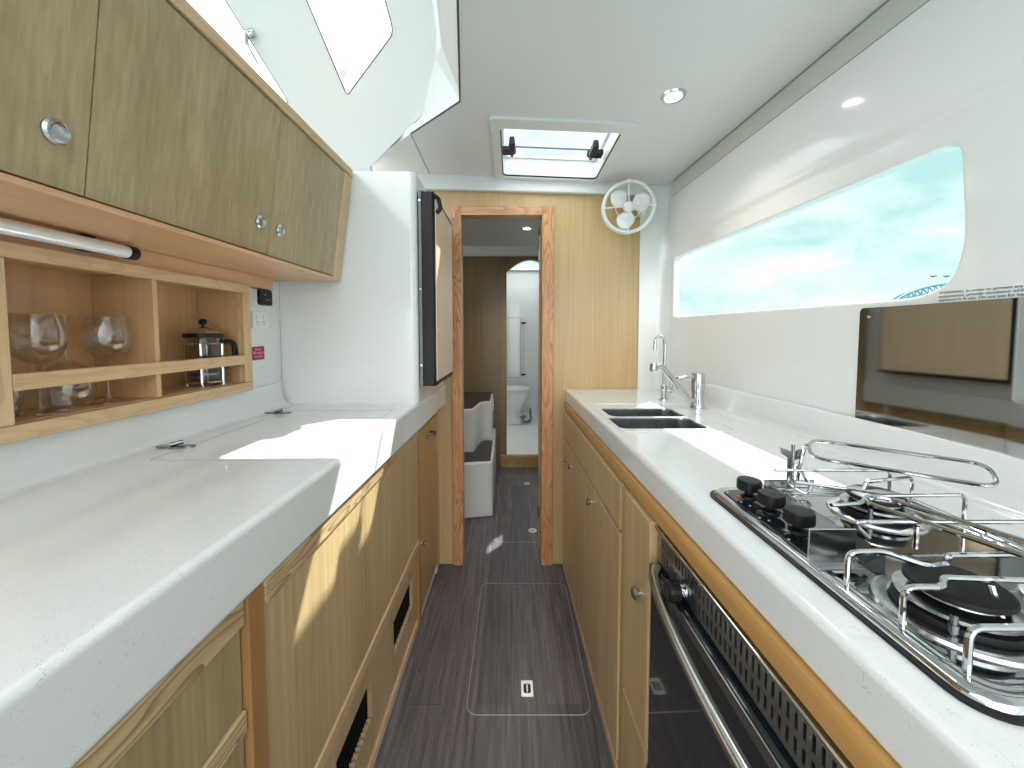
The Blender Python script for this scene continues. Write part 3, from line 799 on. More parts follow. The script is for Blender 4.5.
slab(bm, [[(y0, .055), (y1, .055), (y1, .3515), (y0, .3515)]] + [list(reversed(h)) for h in holes], lambda y, z: (xs - .012, y, z), (-.016, 0, 0))
obj('kick_panel', bm, 'low_oak', pu_)
for h in holes:
    bm = BM(); slab(bm, [h], lambda y, z: (xs - .0285, y, z), (.003, 0, 0))
    ya_, yb_ = h[0][0], h[-1][0]
    k = 0
    while ya_ + .012 * k < yb_: tube(bm, [(xs - .0235, ya_ + .012 * k, .156), (xs - .0235, ya_ + .012 * k, .266)], .002, 5); k += 1
    obj('vent', bm, 'black', pu_, label='black mesh vent')
bm = BM(); box(bm, xs - .0298, xs - .004, y0, y1, .040, .0545); obj('lower_rail', bm, 'trim_y', pu_, bevel=.002)

nc = thing('narrow_cabinet', 'narrow oak unit with drawer and door under the fridge', 'cabinet', (-.6, 1.69, 0))
bm = BM(); box(bm, -.83, xs - .022, 1.504, 1.885, .03, .8355); obj('body', bm, 'niche', nc)
bm = BM(); box(bm, xs - .0218, xs + .002, 1.504, 1.528, .03, .835); obj('stile', bm, 'brown_z', nc, bevel=.002)
bm = BM(); box(bm, xs - .0218, xs - .002, 1.53, 1.885, .805, .835); obj('rail', bm, 'bold_y', nc, bevel=.002)
bm = BM(); box(bm, xs - .0218, xs - .002, 1.53, 1.885, .655, .688); obj('rail', bm, 'orange_y', nc, bevel=.002)
bm = BM(); box(bm, xs - .0218, xs, 1.532, 1.883, .690, .803); dr = obj('drawer', bm, 'gold_oak', nc, bevel=.002)
bm = BM(); tube(bm, smooth_path([(xs, 1.665, .748), (xs + .028, 1.668, .750), (xs + .030, 1.725, .758), (xs, 1.73, .758)], .012), .005, 8); obj('pull', bm, 'steel_dk', dr, smooth=True)
bm = BM(); box(bm, xs - .0218, xs, 1.532, 1.883, .062, .653); dr = obj('door', bm, 'gold_oak', nc, bevel=.002)
bm = BM(); lathe(bm, [(0, 0), (.006, 0), (.006, .006), (.012, .010), (.012, .015), (0, .017)], (xs, 1.565, .335), (1, 0, 0)); obj('knob', bm, 'steel', dr, smooth=True)
struct('trim_11', bx(-.40, xs - .006, 1.887, 1.905, .0, .8355), 'whitep')
struct('wall_pillar', bx(-.84, xs - .006, 1.906, YB - .001, 0, .8355), 'low_oak')
struct('baseboard_left', bx(-.44, -.382, -1.2, YB - .02, 0, .030), 'gelplain', bevel=.004)
struct('baseboard_left_back', bx(-.83, -.44, -1.2, YB - .02, 0, .0295), 'gelplain')

# ================================================================== FRIDGE AND ITS HOUSING
fh = thing('fridge_housing', 'tall white moulded housing standing on the port worktop', 'housing', (-.6, 1.65, .94))
bm = BM()
arcp = [(-.366 + .022 * math.sin(PI / 2 * k / 6), 1.437 - .022 * math.cos(PI / 2 * k / 6)) for k in range(7)]
prism(bm, [(-.838, 1.415)] + arcp + [(-.344, 1.462), (-.375, 1.462), (-.375, 1.436), (-.838, 1.436)], 'z', .9402, 1.772)
prism(bm, [(-.838, 1.4361), (-.3751, 1.4361), (-.3751, 1.4621), (-.344, 1.4621), (-.344, 1.955), (-.838, 1.955)], 'z', 1.709, 1.772)
box(bm, -.838, -.344, 1.4621, 1.955, .9402, 1.011); box(bm, -.838, -.344, 1.861, 1.955, 1.011, 1.709)
obj('shell', bm, 'gel', fh, smooth=True)
fr = thing('fridge', 'upright fridge with oak door panel in a black frame facing the aisle', 'fridge', (-.5, 1.65, 1.0))
bm = BM(); box(bm, -.80, -.342, 1.464, 1.858, 1.014, 1.706); obj('cabinet', bm, 'grey', fr)
bm = BM(); box(bm, -.3405, -.330, 1.440, 1.865, 1.000, 1.715); obj('gasket', bm, 'seam', fr)
bm = BM()
prism(bm, [(-.3295, 1.440), (-.290, 1.440), (-.283, 1.445), (-.2825, 1.85), (-.3295, 1.865)], 'z', 1.003, 1.712); fd = obj('door', bm, 'black', fr, bevel=.003)
bm = BM(); box(bm, -.2828, -.2795, 1.455, 1.842, 1.020, 1.694); obj('oak_inlay', bm, wood('pale_inlay', (.80, .60, .43), (.88, .69, .50), 'z', 60, 1.5), fr)
bm = BM(); tube(bm, smooth_path([(-.284, 1.447, 1.700), (-.268, 1.452, 1.690), (-.262, 1.458, 1.655), (-.278, 1.46, 1.640)], .01), .008, 8); obj('door_latch', bm, 'black', fd, smooth=True)
bm = BM()
bm.free()
for z in (1.08, 1.36, 1.68):
    bm = BM(); lathe(bm, [(0, 0), (.004, 0), (.004, .002), (0, .002)], (-.335, 1.4395, z), (0, -1, 0), 8); obj('screw', bm, 'steel', fr)

# ================================================================== STARBOARD WORKTOP
sw = thing('starboard_worktop', 'white stone worktop on the starboard side holding sink and hob', 'worktop', (.58, .8, .915))
# sink outlines in authoring space (sheared with fx afterwards)
def us(x, y): return x + .022 * (y - .5)
s_far = rrect(us(.335, 1.39), us(.598, 1.39), 1.318, 1.470, .030)
s_near = rrect(us(.318, 1.23), us(.592, 1.23), 1.150, 1.306, .030)
xe = .304
bm = BM()
slab(bm, [[(xe + .022, -.45), (.835, -.45), (.835, 1.965), (xe + .022, 1.965)], list(reversed(s_far)), list(reversed(s_near))], lambda x, y: (x, y, .915), (0, 0, -.03))
obj('slab', bm, 'stone', sw, fix=fx)
bm = BM(); z, ze, s = .915, .851, -1
prism(bm, [(xe + .0219, z), (xe + .011, z), (xe + .0065, z - .0008), (xe + .003, z - .003), (xe + .0008, z - .0065), (xe, z - .011), (xe, ze + .008), (xe + .003, ze + .002), (xe + .008, ze), (xe + .0219, ze)], 'y', -.45, 1.965)
obj('nosing', bm, 'stone', sw, smooth=True, fix=fx)
# shallow raised lip around the sink area
bm = BM()
lp = rrect(us(.300, 1.3) + .012, us(.66, 1.3), 1.10, 1.56, .05)
lp2 = rrect(us(.300, 1.3) + .018, us(.66, 1.3) - .006, 1.106, 1.554, .046)
slab(bm, [lp, list(reversed(lp2))], lambda x, y: (x, y, .9152), (0, 0, .0022)); obj('sink_lip', bm, 'stone', sw, fix=fx)

sk = thing('sink', 'double stainless sink set into the starboard worktop', 'sink', (.46, 1.31, .78))
for lp_, nm in ((s_far, 'far'), (s_near, 'near')):
    bm = BM()
    cx_ = sum(p[0] for p in lp_) / len(lp_); cy_ = sum(p[1] for p in lp_) / len(lp_)
    rings = []
    for (k, z) in ((1.0, .9145), (.985, .905), (.95, .80), (.88, .782), (.2, .776)):
        rings.append([bm.verts.new((cx_ + (p[0] - cx_) * k, cy_ + (p[1] - cy_) * k, z)) for p in lp_])
    for A, B in zip(rings, rings[1:]):
        n = len(A)
        for i in range(n): bm.faces.new((A[i], A[(i + 1) % n], B[(i + 1) % n], B[i]))
    bm.faces.new(rings[-1])
    bw = obj('bowl', bm, 'steel', sk, smooth=True, fix=fx)
    bm = BM(); lathe(bm, [(0, .001), (.022, .001), (.026, .004), (.028, .001)], fx(Vector((cx_, cy_, .777)))); obj('drain', bm, 'chrome', bw, smooth=True)
bm = BM(); tube(bm, [(us(.335, 1.31) - .0, 1.312, .911), (us(.595, 1.31), 1.312, .911)], .004, 8); obj('divider_rim', bm, 'chrome', sk, fix=fx)

# mixer tap
tp = thing('mixer_tap', 'chrome single-lever mixer tap with a long slanted spout behind the sink', 'tap', (.705, 1.47, .9152))
bm = BM(); lathe(bm, [(0, 0), (.026, 0), (.026, .008), (.023, .012), (.022, .06), (.024, .062), (.024, .125), (.020, .134), (0, .136)], (.705, 1.47, .9152), seg=28); obj('body', bm, 'chrome', tp, smooth=True)
bm = BM(); tube(bm, smooth_path([(.69, 1.462, .945), (.665, 1.456, .950), (.548, 1.418, 1.078), (.528, 1.413, 1.082), (.516, 1.410, 1.079)], .02), .0105, 14)
lathe(bm, [(0, 0), (.013, 0), (.014, .010), (.013, .028), (0, .03)], (.514, 1.410, 1.062), seg=18); obj('spout', bm, 'chrome', tp, smooth=True)
bm = BM(); tube(bm, [(.700, 1.468, 1.030), (.672, 1.461, 1.036), (.628, 1.45, 1.030), (.616, 1.447, 1.033)], [.008, .006, .005, .004], 10); obj('lever', bm, 'chrome', tp, smooth=True)
ft = thing('filter_tap', 'slim chrome hook-shaped drinking tap nearer the bulkhead', 'tap', (.650, 1.66, .9152))
cx_, cy_ = .650, 1.66
bm = BM(); lathe(bm, [(0, 0), (.020, 0), (.020, .006), (.011, .010), (.010, .03), (.013, .034), (.013, .058), (.006, .066), (0, .067)], (cx_, cy_, .9152)); obj('base', bm, 'chrome', ft, smooth=True)
bm = BM()
pts = [(cx_, cy_, .975), (cx_ + .002, cy_, 1.14)]
for k in range(9):
    t = PI * k / 8; pts.append((cx_ - .021 + .022 * math.cos(t), cy_ - .004 * k / 8, 1.155 + .032 * math.sin(t)))
pts.append((cx_ - .044, cy_ - .006, 1.125))
tube(bm, pts, .0065, 10); obj('spout', bm, 'chrome', ft, smooth=True)
bm = BM(); cyl(bm, (cx_ + .010, cy_ - .002, .955), (cx_ + .032, cy_ - .006, .955), .007, 12); cyl(bm, (cx_ + .030, cy_ - .006, .945), (cx_ + .032, cy_ - .006, 1.005), .005, 10); obj('side_lever', bm, 'chrome', ft, smooth=True)

# ================================================================== STARBOARD BASE UNITS
xr = .302
sc_ = thing('sink_cabinet', 'golden oak sink cabinet with a fascia panel and three doors', 'cabinet', (.5, 1.5, 0))
bm = BM(); box(bm, xr + .004, .80, .978, 1.945, .03, .770); obj('body', bm, 'gold_oak', sc_, fix=fx)
bm = BM(); box(bm, xr - .014, xr + .0035, .982, 1.90, .692, .812); obj('fascia_panel', bm, 'low_oak', sc_, fix=fx, bevel=.002)
kn = [(1.545, 1.90, 1.655, .612), (1.39, 1.39, 0, 0)]
for ya_, yb_, ky, kz in ((1.752, 1.90, 1.80, .605), (1.392, 1.749, 1.69, .612), (.982, 1.389, 1.30, .625)):
    bm = BM(); box(bm, xr - .014, xr + .0035, ya_, yb_, .062, .683); d = obj('door', bm, 'low_oak', sc_, fix=fx, bevel=.002)
    bm = BM(); lathe(bm, [(0, 0), (.006, 0), (.006, .005), (.012, .009), (.0125, .013), (.009, .016), (0, .0165)], fx(Vector((xr - .0142, ky, kz))), (-1, 0, 0), 20); obj('knob', bm, 'steel', d, smooth=True)
nb = thing('tall_cupboard', 'narrow golden oak cupboard between the sink cabinet and oven', 'cabinet', (.5, .9, 0))
bm = BM(); box(bm, xr + .004, .80, .775, .975, .03, .812); obj('body', bm, 'gold_oak', nb, fix=fx)
bm = BM(); box(bm, xr - .010, xr + .0035, .941, .975, .03, .812); obj('stile', bm, 'gold_oak', nb, fix=fx)
bm = BM(); box(bm, xr - .014, xr + .0035, .778, .939, .320, .812); d = obj('door', bm, 'low_oak', nb, fix=fx, bevel=.002)
bm = BM(); lathe(bm, [(0, 0), (.007, 0), (.007, .005), (.014, .009), (.0145, .013), (.010, .017), (0, .0175)], fx(Vector((xr - .0142, .828, .63))), (-1, 0, 0), 20); obj('knob', bm, 'steel', d, smooth=True)
bm = BM(); box(bm, xr - .014, xr + .0035, .778, .939, .062, .308); obj('lower_panel', bm, 'low_oak', nb, fix=fx, bevel=.002)
wr = obj('oak_edge_rail', (lambda b: (prism(b, [(xr + .002, .8140), (xr - .006, .820), (xr - .008, .838), (xr - .004, .8500), (xr + .03, .8500), (xr + .03, .8140)], 'y', -.40, 1.945), b)[1])(BM()), 'orange_y', fix=fx, smooth=True)
tag(wr, 'amber oak rail running under the starboard worktop edge', 'rail')
struct('baseboard_right', (lambda b: (box(b, xr - .010, .80, -.6, YB - .02, 0, .029), b)[1])(BM()), 'trim_y', fix=fx, bevel=.004)

# oven
ov = thing('oven', 'black glass built-in oven with slotted steel vent and curved handle', 'oven', (.5, .4, .1))
o0, o1 = .08, .768
bm = BM(); box(bm, xr + .010, .80, o0, o1, .03, .812); obj('body', bm, 'steel_dk', ov, fix=fx)
# slotted vent panel, two rows
bm = BM()
loops = [[(o0, .742), (o1, .742), (o1, .806), (o0, .806)]]
n = 54
for r_, (za, zb) in enumerate(((.751, .769), (.778, .798))):
    for k in range(n):
        yc = o0 + .02 + (o1 - o0 - .04) * (k + .5) / n
        loops.append([(yc - .0022, za), (yc - .0022, zb), (yc + .0022, zb), (yc + .0022, za)])
slab(bm, loops, lambda y, z: (xr - .002, y, z), (.004, 0, 0))
obj('vent_grille', bm, 'steel_mid', ov, fix=fx)
bm = BM(); box(bm, xr + .006, xr + .0095, o0, o1, .742, .806); obj('vent_backing', bm, 'black', ov, fix=fx)
bm = BM(); box(bm, xr - .008, xr + .004, o0, o1, .8065, .8125); obj('top_trim', bm, 'chrome', ov, fix=fx, bevel=.002)
bm = BM(); box(bm, xr - .014, xr + .009, o0, o1, .225, .735); od = obj('door', bm, 'blackgloss', ov, fix=fx, bevel=.003)
bm = BM(); box(bm, xr - .018, xr - .0142, o0, o1, .716, .7345); obj('door_top_trim', bm, 'steel', od, fix=fx, bevel=.0015)
bm = BM(); box(bm, xr - .016, xr - .0142, o0, o1 , .225, .300); obj('door_lower_trim', bm, 'steel_dk', od, fix=fx)
bm = BM(); box(bm, xr - .008, xr + .009, o0, o1, .05, .218); obj('lower_drawer', bm, 'blackgloss', ov, fix=fx, bevel=.003)
bm = BM()
hp = []
for k in range(25):
    t = k / 24; y = .745 + (.12 - .745) * t
    hp.append((xr - .012 - .044 * math.sin(PI * t) ** .5, y, .738 - .006 * math.sin(PI * t)))
tube(bm, hp, .0095, 12); obj('handle', bm, 'steel', od, smooth=True, fix=fx)
bm = BM(); cyl(bm, (xr - .002, .655, .752), (xr - .009, .655, .752), .013, 18); k1 = obj('knob_base', bm, 'chrome', ov, fix=fx, smooth=True)
bm = BM(); lathe(bm, [(0, 0), (.019, 0), (.018, .018), (.014, .022), (0, .022)], fx(Vector((xr - .0092, .655, .752))), (-1, 0, 0), 20); box(bm, xr - .034, xr - .028, .650, .658, .736, .768)
obj('knob', bm, 'black', ov, bevel=.002)

# ================================================================== HOB
hb = thing('hob', 'stainless marine gas hob with black knobs and wire pan rails', 'hob', (.5, .48, .9152))
hX0, hX1, hY0, hY1 = .350, .672, .272, .684
Z0 = .9155
bm = BM(); slab(bm, [rrect(hX0 - .005, hX1 + .005, hY0 - .005, hY1 + .005, .03)], lambda x, y: (x, y, Z0), (0, 0, .003)); obj('gasket', bm, 'black', hb)
# frame: polished rim with a rolled profile
bm = BM()
loops = []
for (ins, z) in ((0, Z0 + .0032), (0.001, Z0 + .007), (.004, Z0 + .010), (.010, Z0 + .011), (.014, Z0 + .009), (.017, Z0 + .0065), (.020, Z0 + .0075), (.024, Z0 + .0065), (.027, Z0 + .0035)):
    loops.append([bm.verts.new((x, y, z)) for x, y in rrect(hX0 + ins, hX1 - ins, hY0 + ins, hY1 - ins, .028 - ins * .4, 6)])
for A, B in zip(loops, loops[1:]):
    n = len(A)
    for i in range(n): bm.faces.new((A[i], A[(i + 1) % n], B[(i + 1) % n], B[i]))
obj('rim', bm, 'chrome', hb, smooth=True)
bm = BM(); slab(bm, [rrect(hX0 + .024, hX1 - .024, hY0 + .024, hY1 - .024, .018)], lambda x, y: (x, y, Z0 + .0032), (0, 0, .0012)); obj('pan_tray', bm, plain('polished_tray', (.50, .52, .53), .06, 1, bscale=5), hb)
# black glass control strip
bm = BM(); slab(bm, [[(hX0 + .016, .455), (.4215, .455), (.4215, hY1 - .012), (hX0 + .016, hY1 - .012)]], lambda x, y: (x, y, Z0 + .0046), (0, 0, .0055)); cs = obj('control_strip', bm, 'blackgloss', hb, bevel=.002)
bm = BM(); prism(bm, [(.4225, Z0 + .0046), (.446, Z0 + .021), (.449, Z0 + .021), (.449, Z0 + .0046)], 'y', .455, hY1 - .02); obj('splash_divider', bm, 'blackgloss', hb)
bm = BM()
for x in (.4125, .4162, .4198): tube(bm, [(x, .46, Z0 + .0102), (x, hY1 - .03, Z0 + .0102)], .0014, 6)
obj('tray_ribs', bm, 'chrome', hb)
for i, y in enumerate((.640, .585, .527)):
    c = (.397, y, Z0 + .0102)
    bm = BM(); lathe(bm, [(0, 0), (.013, 0), (.012, .003), (.006, .005), (.006, .014), (0, .014)], c); kb = obj('knob', bm, 'black', hb, smooth=True)
    bm = BM(); lathe(bm, [(.0, .0132), (.0180, .0132), (.0188, .0145), (.0186, .0275), (.0170, .0300), (0, .0310)], c, seg=32); obj('knob_cap', bm, 'black', kb, smooth=True)
    bm = BM(); box(bm, c[0] - .020, c[0] - .0145, y - .004, y + .004, c[2], c[2] + .0015); obj('knob_marker', bm, plain('red_mark', (.6, .1, .08), .4) if i == 0 else 'steel', kb)
bm = BM()
for (x, y) in ((.37, .665), (.376, .668), (.371, .658), (.372, .62), (.378, .606), (.368, .566), (.376, .557), (.368, .505)): lathe(bm, [(0, 0), (.0016, 0), (.0016, .0004), (0, .0004)], (x, y, Z0 + .0103), seg=8)
obj('printed_marks', bm, 'alu', cs)

def burner(x, y, R, zb):
    z = Z0 + .0045
    bm = BM(); lathe(bm, [(R * 1.65, 0), (R * 1.6, .003), (R * 1.35, .0045), (R * 1.2, .002), (R * 1.1, .0), (0, 0)], (x, y, z), seg=40); b0 = obj('burner_base', bm, 'steel', hb, smooth=True)
    bm = BM(); lathe(bm, [(R * .8, .001), (R * 1.18, .001), (R * 1.22, .006), (R * 1.18, .010), (R * .95, .012), (R * .95, .014), (0, .014)], (x, y, z), seg=40); obj('burner_skirt', bm, 'enamel', b0, smooth=True)
    bm = BM(); lathe(bm, [(R * .9, .0142), (R * 1.16, .0142), (R * 1.18, .018), (R * .80, .022), (R * .78, .026), (0, .026)], (x, y, z), seg=40); obj('burner_ring', bm, 'steel', b0, smooth=True)
    bm = BM(); lathe(bm, [(0, .0262), (R * .94, .0262), (R, .0285), (R * .98, .0325), (R * .88, .035), (0, .0355)], (x, y, z), seg=40); obj('burner_cap', bm, 'enamel', b0, smooth=True)
    bm = BM(); cyl(bm, (x - R * .9, y - R * .75, z), (x - R * .9, y - R * .75, z + .022), .003, 10); cyl(bm, (x - R * .9, y - R * .75, z + .006), (x - R * .9, y - R * .75, z + .013), .0045, 10); obj('igniter', bm, 'steel_dk', b0, smooth=True)
burner(.441, .374, .039, 0); burner(.560, .588, .036, 0); burner(.590, .372, .034, 0)

# wire pan supports
zp = Z0 + .049
R_ = .0028
def wire(pts, r=R_, rad=.010, name='pan_support'):
    bm = BM(); tube(bm, smooth_path(pts, rad, 4), r, 8); return obj(name, bm, 'chrome', hb, smooth=True)
lo = Z0 + .008
wire([(.366, .300, lo), (.366, .300, zp), (.652, .300, zp), (.652, .300, lo)])
wire([(.364, .350, lo), (.364, .350, zp), (.400, .350, zp), (.408, .358, zp + .004), (.50, .352, zp + .004), (.508, .345, zp), (.656, .345, zp), (.656, .345, lo)])
wire([(.362, .408, lo), (.362, .408, zp), (.400, .410, zp), (.436, .398, zp - .010), (.462, .402, zp - .010), (.462, .402, zp), (.656, .405, zp), (.656, .405, lo)])
wire([(.445, .475, zp - .02), (.425, .475, zp), (.445, .475, zp), (.658, .475, zp), (.658, .475, lo)])
wire([(.452, .540, zp - .008), (.50, .546, zp - .008), (.512, .552, zp), (.69 - .03, .556, zp), (.66, .556, lo)])
wire([(.455, .615, zp - .004), (.53, .608, zp - .012), (.555, .604, zp - .012), (.560, .606, zp), (.655, .626, zp), (.655, .626, lo)])
wire([(.455, .664, zp - .002), (.655, .664, zp - .002), (.655, .664, lo)])
wire([(.50, .47, lo + .01), (.50, .47, zp - .003)], rad=.001)
wire([(.447, .34, lo + .008), (.447, .352, zp)], rad=.001)
# pot clamp arms: long narrow loops
def loop_arm(p0, p1, half, r=.003, name='pot_clamp_arm', tilt=0.):
    p0, p1 = Vector(p0), Vector(p1); d = (p1 - p0).normalized(); s = d.cross(Vector((0, 0, 1))).normalized() * half; s.z = -tilt if s.y < 0 else tilt
    bm = BM(); pts = smooth_path([p0 + s, p1 + s, p1 - s, p0 - s], half * .9, 5, closed=True); tube(bm, pts, r, 8, closed=True)
    return obj(name, bm, 'chrome', hb, smooth=True)
za = Z0 + .084
loop_arm((.520, .672, za), (.690, .548, za - .004), .024, tilt=.010)
loop_arm((.560, .205, za - .008), (.452, .482, za - .008), .020)
wire([(.500, .672, Z0 + .02), (.512, .676, za), (.530, .690, za)], .0028, .008, 'arm_post')
# clamp bracket with wing nut at the far side, and a flat bracket in front of it
def bracket(pts_fn, nm): pass
bm = BM(); box(bm, .455, .545, .690, .692, Z0 - .0001, Z0 + .020); box(bm, .455, .545, .676, .6905, Z0 + .011, Z0 + .0125)
cb = obj('clamp_bracket', bm, 'steel', hb)
bm = BM(); box(bm, .494, .506, .688, .6895, Z0 + .0, Z0 + .062); cyl(bm, (.500, .684, Z0 + .01), (.500, .684, Z0 + .086), .0032, 10)
prism(bm, [(.500, Z0 + .058), (.506, Z0 + .060), (.520, Z0 + .068), (.523, Z0 + .080), (.512, Z0 + .078), (.500, Z0 + .072), (.488, Z0 + .078), (.476, Z0 + .082), (.479, Z0 + .070), (.494, Z0 + .060)], 'y', .682, .6855)
obj('wing_screw', bm, 'steel', cb)
bm = BM(); tube(bm, smooth_path([(.502, .676, Z0 + .050), (.505, .664, Z0 + .040), (.513, .655, Z0 + .020), (.500, .650, Z0 + .010), (.480, .664, Z0 + .022), (.492, .676, Z0 + .030)], .01), .003, 8); obj('clamp_hook', bm, 'chrome', cb, smooth=True)
bm = BM(); box(bm, .353, .410, .4515, .4535, Z0 + .012, Z0 + .052); box(bm, .353, .410, .436, .4515, Z0 + .0105, Z0 + .0125); pb = obj('front_bracket', bm, 'steel', hb, bevel=.0008)

# ================================================================== SPLASHBACK, NOTICE
spb = thing('splashback', 'mirror-polished steel splashback screwed to the hull side behind the hob', 'splashback', (.83, .5, 1.1))
bm = BM(); ys_ = [.08, .30, .50, .60] + [.63 + .277 * k / 24 for k in range(25)] + [.910, .913]
A_, B_ = [], []
for y in ys_:
    o_ = -.0075 if y < .63 else -.0075 + .037 * (y - .63) - .060 * (y - .63) ** 2
    c_ = {.910: .003, .913: .009}.get(y, 0)
    A_.append([bm.verts.new((XW - .0065 + o_, y, z)) for z in (.960 + c_, 1.1, 1.257 - c_)]); B_.append([bm.verts.new((XW - .0035 + o_, y, z)) for z in (.960 + c_, 1.1, 1.257 - c_)])
for i in range(len(ys_) - 1):
    for j in range(2):
        bm.faces.new((A_[i][j], A_[i + 1][j], A_[i + 1][j + 1], A_[i][j + 1])); bm.faces.new((B_[i][j], B_[i][j + 1], B_[i + 1][j + 1], B_[i + 1][j]))
    bm.faces.new((A_[i][0], B_[i][0], B_[i + 1][0], A_[i + 1][0])); bm.faces.new((A_[i][2], A_[i + 1][2], B_[i + 1][2], B_[i][2]))
for i in (0, -1):
    for j in range(2): bm.faces.new((A_[i][j], A_[i][j + 1], B_[i][j + 1], B_[i][j]))
obj('plate', bm, 'mirror', spb, fix=wx, smooth=True)
for y, z in ((.892, 1.236), (.888, .985), (.10, 1.236), (.10, .985)):
    bm = BM(); lathe(bm, [(0, 0), (.0045, 0), (.004, .002), (0, .0028)], wx(Vector((XW - .0066 - (.0020 if y > .5 else .0075), y, z))), (-1, -.05, 0), 12); obj('screw', bm, 'chrome', spb, smooth=True)
nl = thing('safety_label', 'clear strip label with black capitals above the mirrored splashback', 'label', (.83, .65, 1.27))
bm = BM(); slab(bm, [[(.56, 1.2585), (.762, 1.2585), (.762, 1.281), (.56, 1.281)]], lambda y, z: (XW - .0006, y, z), (.0005, 0, 0)); obj('strip', bm, 'whitep', nl, fix=wx)
bm = text_bm('WARNING: In order to prevent any risk of\nasphyxiation, provide ventilation while the cooking\nappliance is in use. Do not use for heating', .0072, lambda u, v, w: (XW - .0008 - w, .760 - u * 1.12, 1.2745 + v), .0002, spacing=.95)
obj('lettering', bm, 'ink', nl, fix=wx)

# ================================================================== FAN
fn = thing('fan', 'white round caged cabin fan mounted in the bulkhead corner by the ceiling', 'fan', (.537, 1.83, 1.780))
c = Vector((.537, 1.83, 1.780)); ax = Vector((-.22, -1, -.12)).normalized(); s_, u_ = frame_from(ax)
u_ = -u_ if u_.z < 0 else u_
def fp_(a, r, h=0): return c + s_ * (r * math.cos(a)) + u_ * (r * math.sin(a)) + ax * h
bm = BM(); torus(bm, c, ax, .112, .008, 48, 10); torus(bm, c + ax * -.03, ax, .108, .004, 48, 8); obj('cage_ring', bm, 'whitep', fn, smooth=True)
bm = BM(); torus(bm, c + ax * .012, ax, .058, .0022, 36, 6)
for k in range(4): tube(bm, [fp_(k * PI / 2, .022, .016), fp_(k * PI / 2, .060, .014), fp_(k * PI / 2, .110, .002)], .0032, 6)
obj('guard_wires', bm, 'whitep', fn, smooth=True)
bm = BM(); lathe(bm, [(0, .020), (.016, .019), (.024, .012), (.025, -.035), (.018, -.045), (0, -.046)], c, ax); obj('motor', bm, 'whitep', fn, smooth=True)
for k in range(3):
    a0 = .75 + k * 2 * PI / 3
    bm = BM(); rows = []
    for i in range(8):
        r = .022 + .078 * i / 7; w = .20 + .52 * math.sin(PI * min(1, (i + 1.2) / 7.6)) ** .8
        if i == 7: w *= .6
        rows.append([bm.verts.new(fp_(a0 + w * j / 3, r, -.012 * j / 3 * (1.3 - i / 9))) for j in range(-3, 4)])
    for A, B in zip(rows, rows[1:]):
        for j in range(6): bm.faces.new((A[j], A[j + 1], B[j + 1], B[j]))
    bl = obj('blade', bm, 'whitep', fn, smooth=True)
    md = bl.modifiers.new('solid', 'SOLIDIFY'); md.thickness = .0025
for k in range(4):
    a = k * PI / 2
    bm = BM(); lathe(bm, [(0, -.010), (.009, -.010), (.010, 0), (.009, .006), (0, .008)], fp_(a, .115, 0), fp_(a, 1) - c, 14); obj('clip', bm, 'whitep', fn, smooth=True)
bm = BM(); lathe(bm, [(0, 0), (.040, 0), (.038, .014), (.020, .024), (0, .026)], (.6345, 1.925, 1.80), (-1, -.0, 0), 28)
obj('wall_base', bm, 'whitep', fn, smooth=True)
bm = BM(); tube(bm, smooth_path([(.612, 1.925, 1.80), (.590, 1.915, 1.80), c - ax * .06, c - ax * .04], .02), .010, 10)
tube(bm, [fp_(a, .118, -.018) for a in [(-.0 + PI * 1.0 * k / 14) - PI / 2 for k in range(15)]], .005, 8)
obj('gimbal_arm', bm, 'whitep', fn, smooth=True)

# ================================================================== OUTSIDE: arch bridge
br = thing('arch_bridge', 'distant blue steel arch bridge seen through the long hull window', 'bridge', (92, 82, 0))
def arc(t, up):
    x = 78.5 + 34 * t; h = 4 * t * (1 - t)
    return Vector((x, 80 + .15 * (x - 77), (7.7 + 3.9 * h ** .75) if up else (7.7 + 2.3 * h)))
bm = BM(); n = 22
tp_ = [arc(k / n, True) for k in range(n + 1)]; bt = [arc(k / n, False) for k in range(n + 1)]
for off in (0, 1.2):
    o_ = Vector((0, off, 0))
    tube(bm, [p + o_ for p in tp_], .22, 6); tube(bm, [p + o_ for p in bt], .16, 6)
    for k in range(1, n):
        tube(bm, [tp_[k] + o_, bt[k] + o_], .09, 5); tube(bm, [tp_[k] + o_, bt[k + 1] + o_], .08, 5)
obj('arch_truss', bm, 'bridge', br)
bm = BM(); box(bm, 60, 135, 79.5, 84, 5.6, 6.4); obj('deck', bm, 'bridge', br)
bm = BM()
for k in range(1, n): tube(bm, [bt[k], Vector((bt[k].x, bt[k].y, 6.4))], .05, 5)
for x in (77.5, 111.5): box(bm, x - 1, x + 1, 79.5, 86, -3, 7.9)
obj('hangers', bm, 'bridge', br)
rl = thing('rigging_line', 'pale rope outside the raked window with a small pink ribbon', 'rope', (-.94, 2.5, 1.985))
bm = BM(); tube(bm, [(-.93, 2.5, 1.985), (-1.30, 2.5, 3.9)], .016, 10); obj('rope', bm, plain('pale_rope', (.62, .70, .68), .7), rl)
bm = BM(); tube(bm, [(-1.065, 2.475, 2.82), (-1.04, 2.47, 2.79), (-1.045, 2.475, 2.72)], [.012, .03, .006], 8); obj('ribbon', bm, plain('pink_ribbon', (.75, .25, .5), .6), rl)
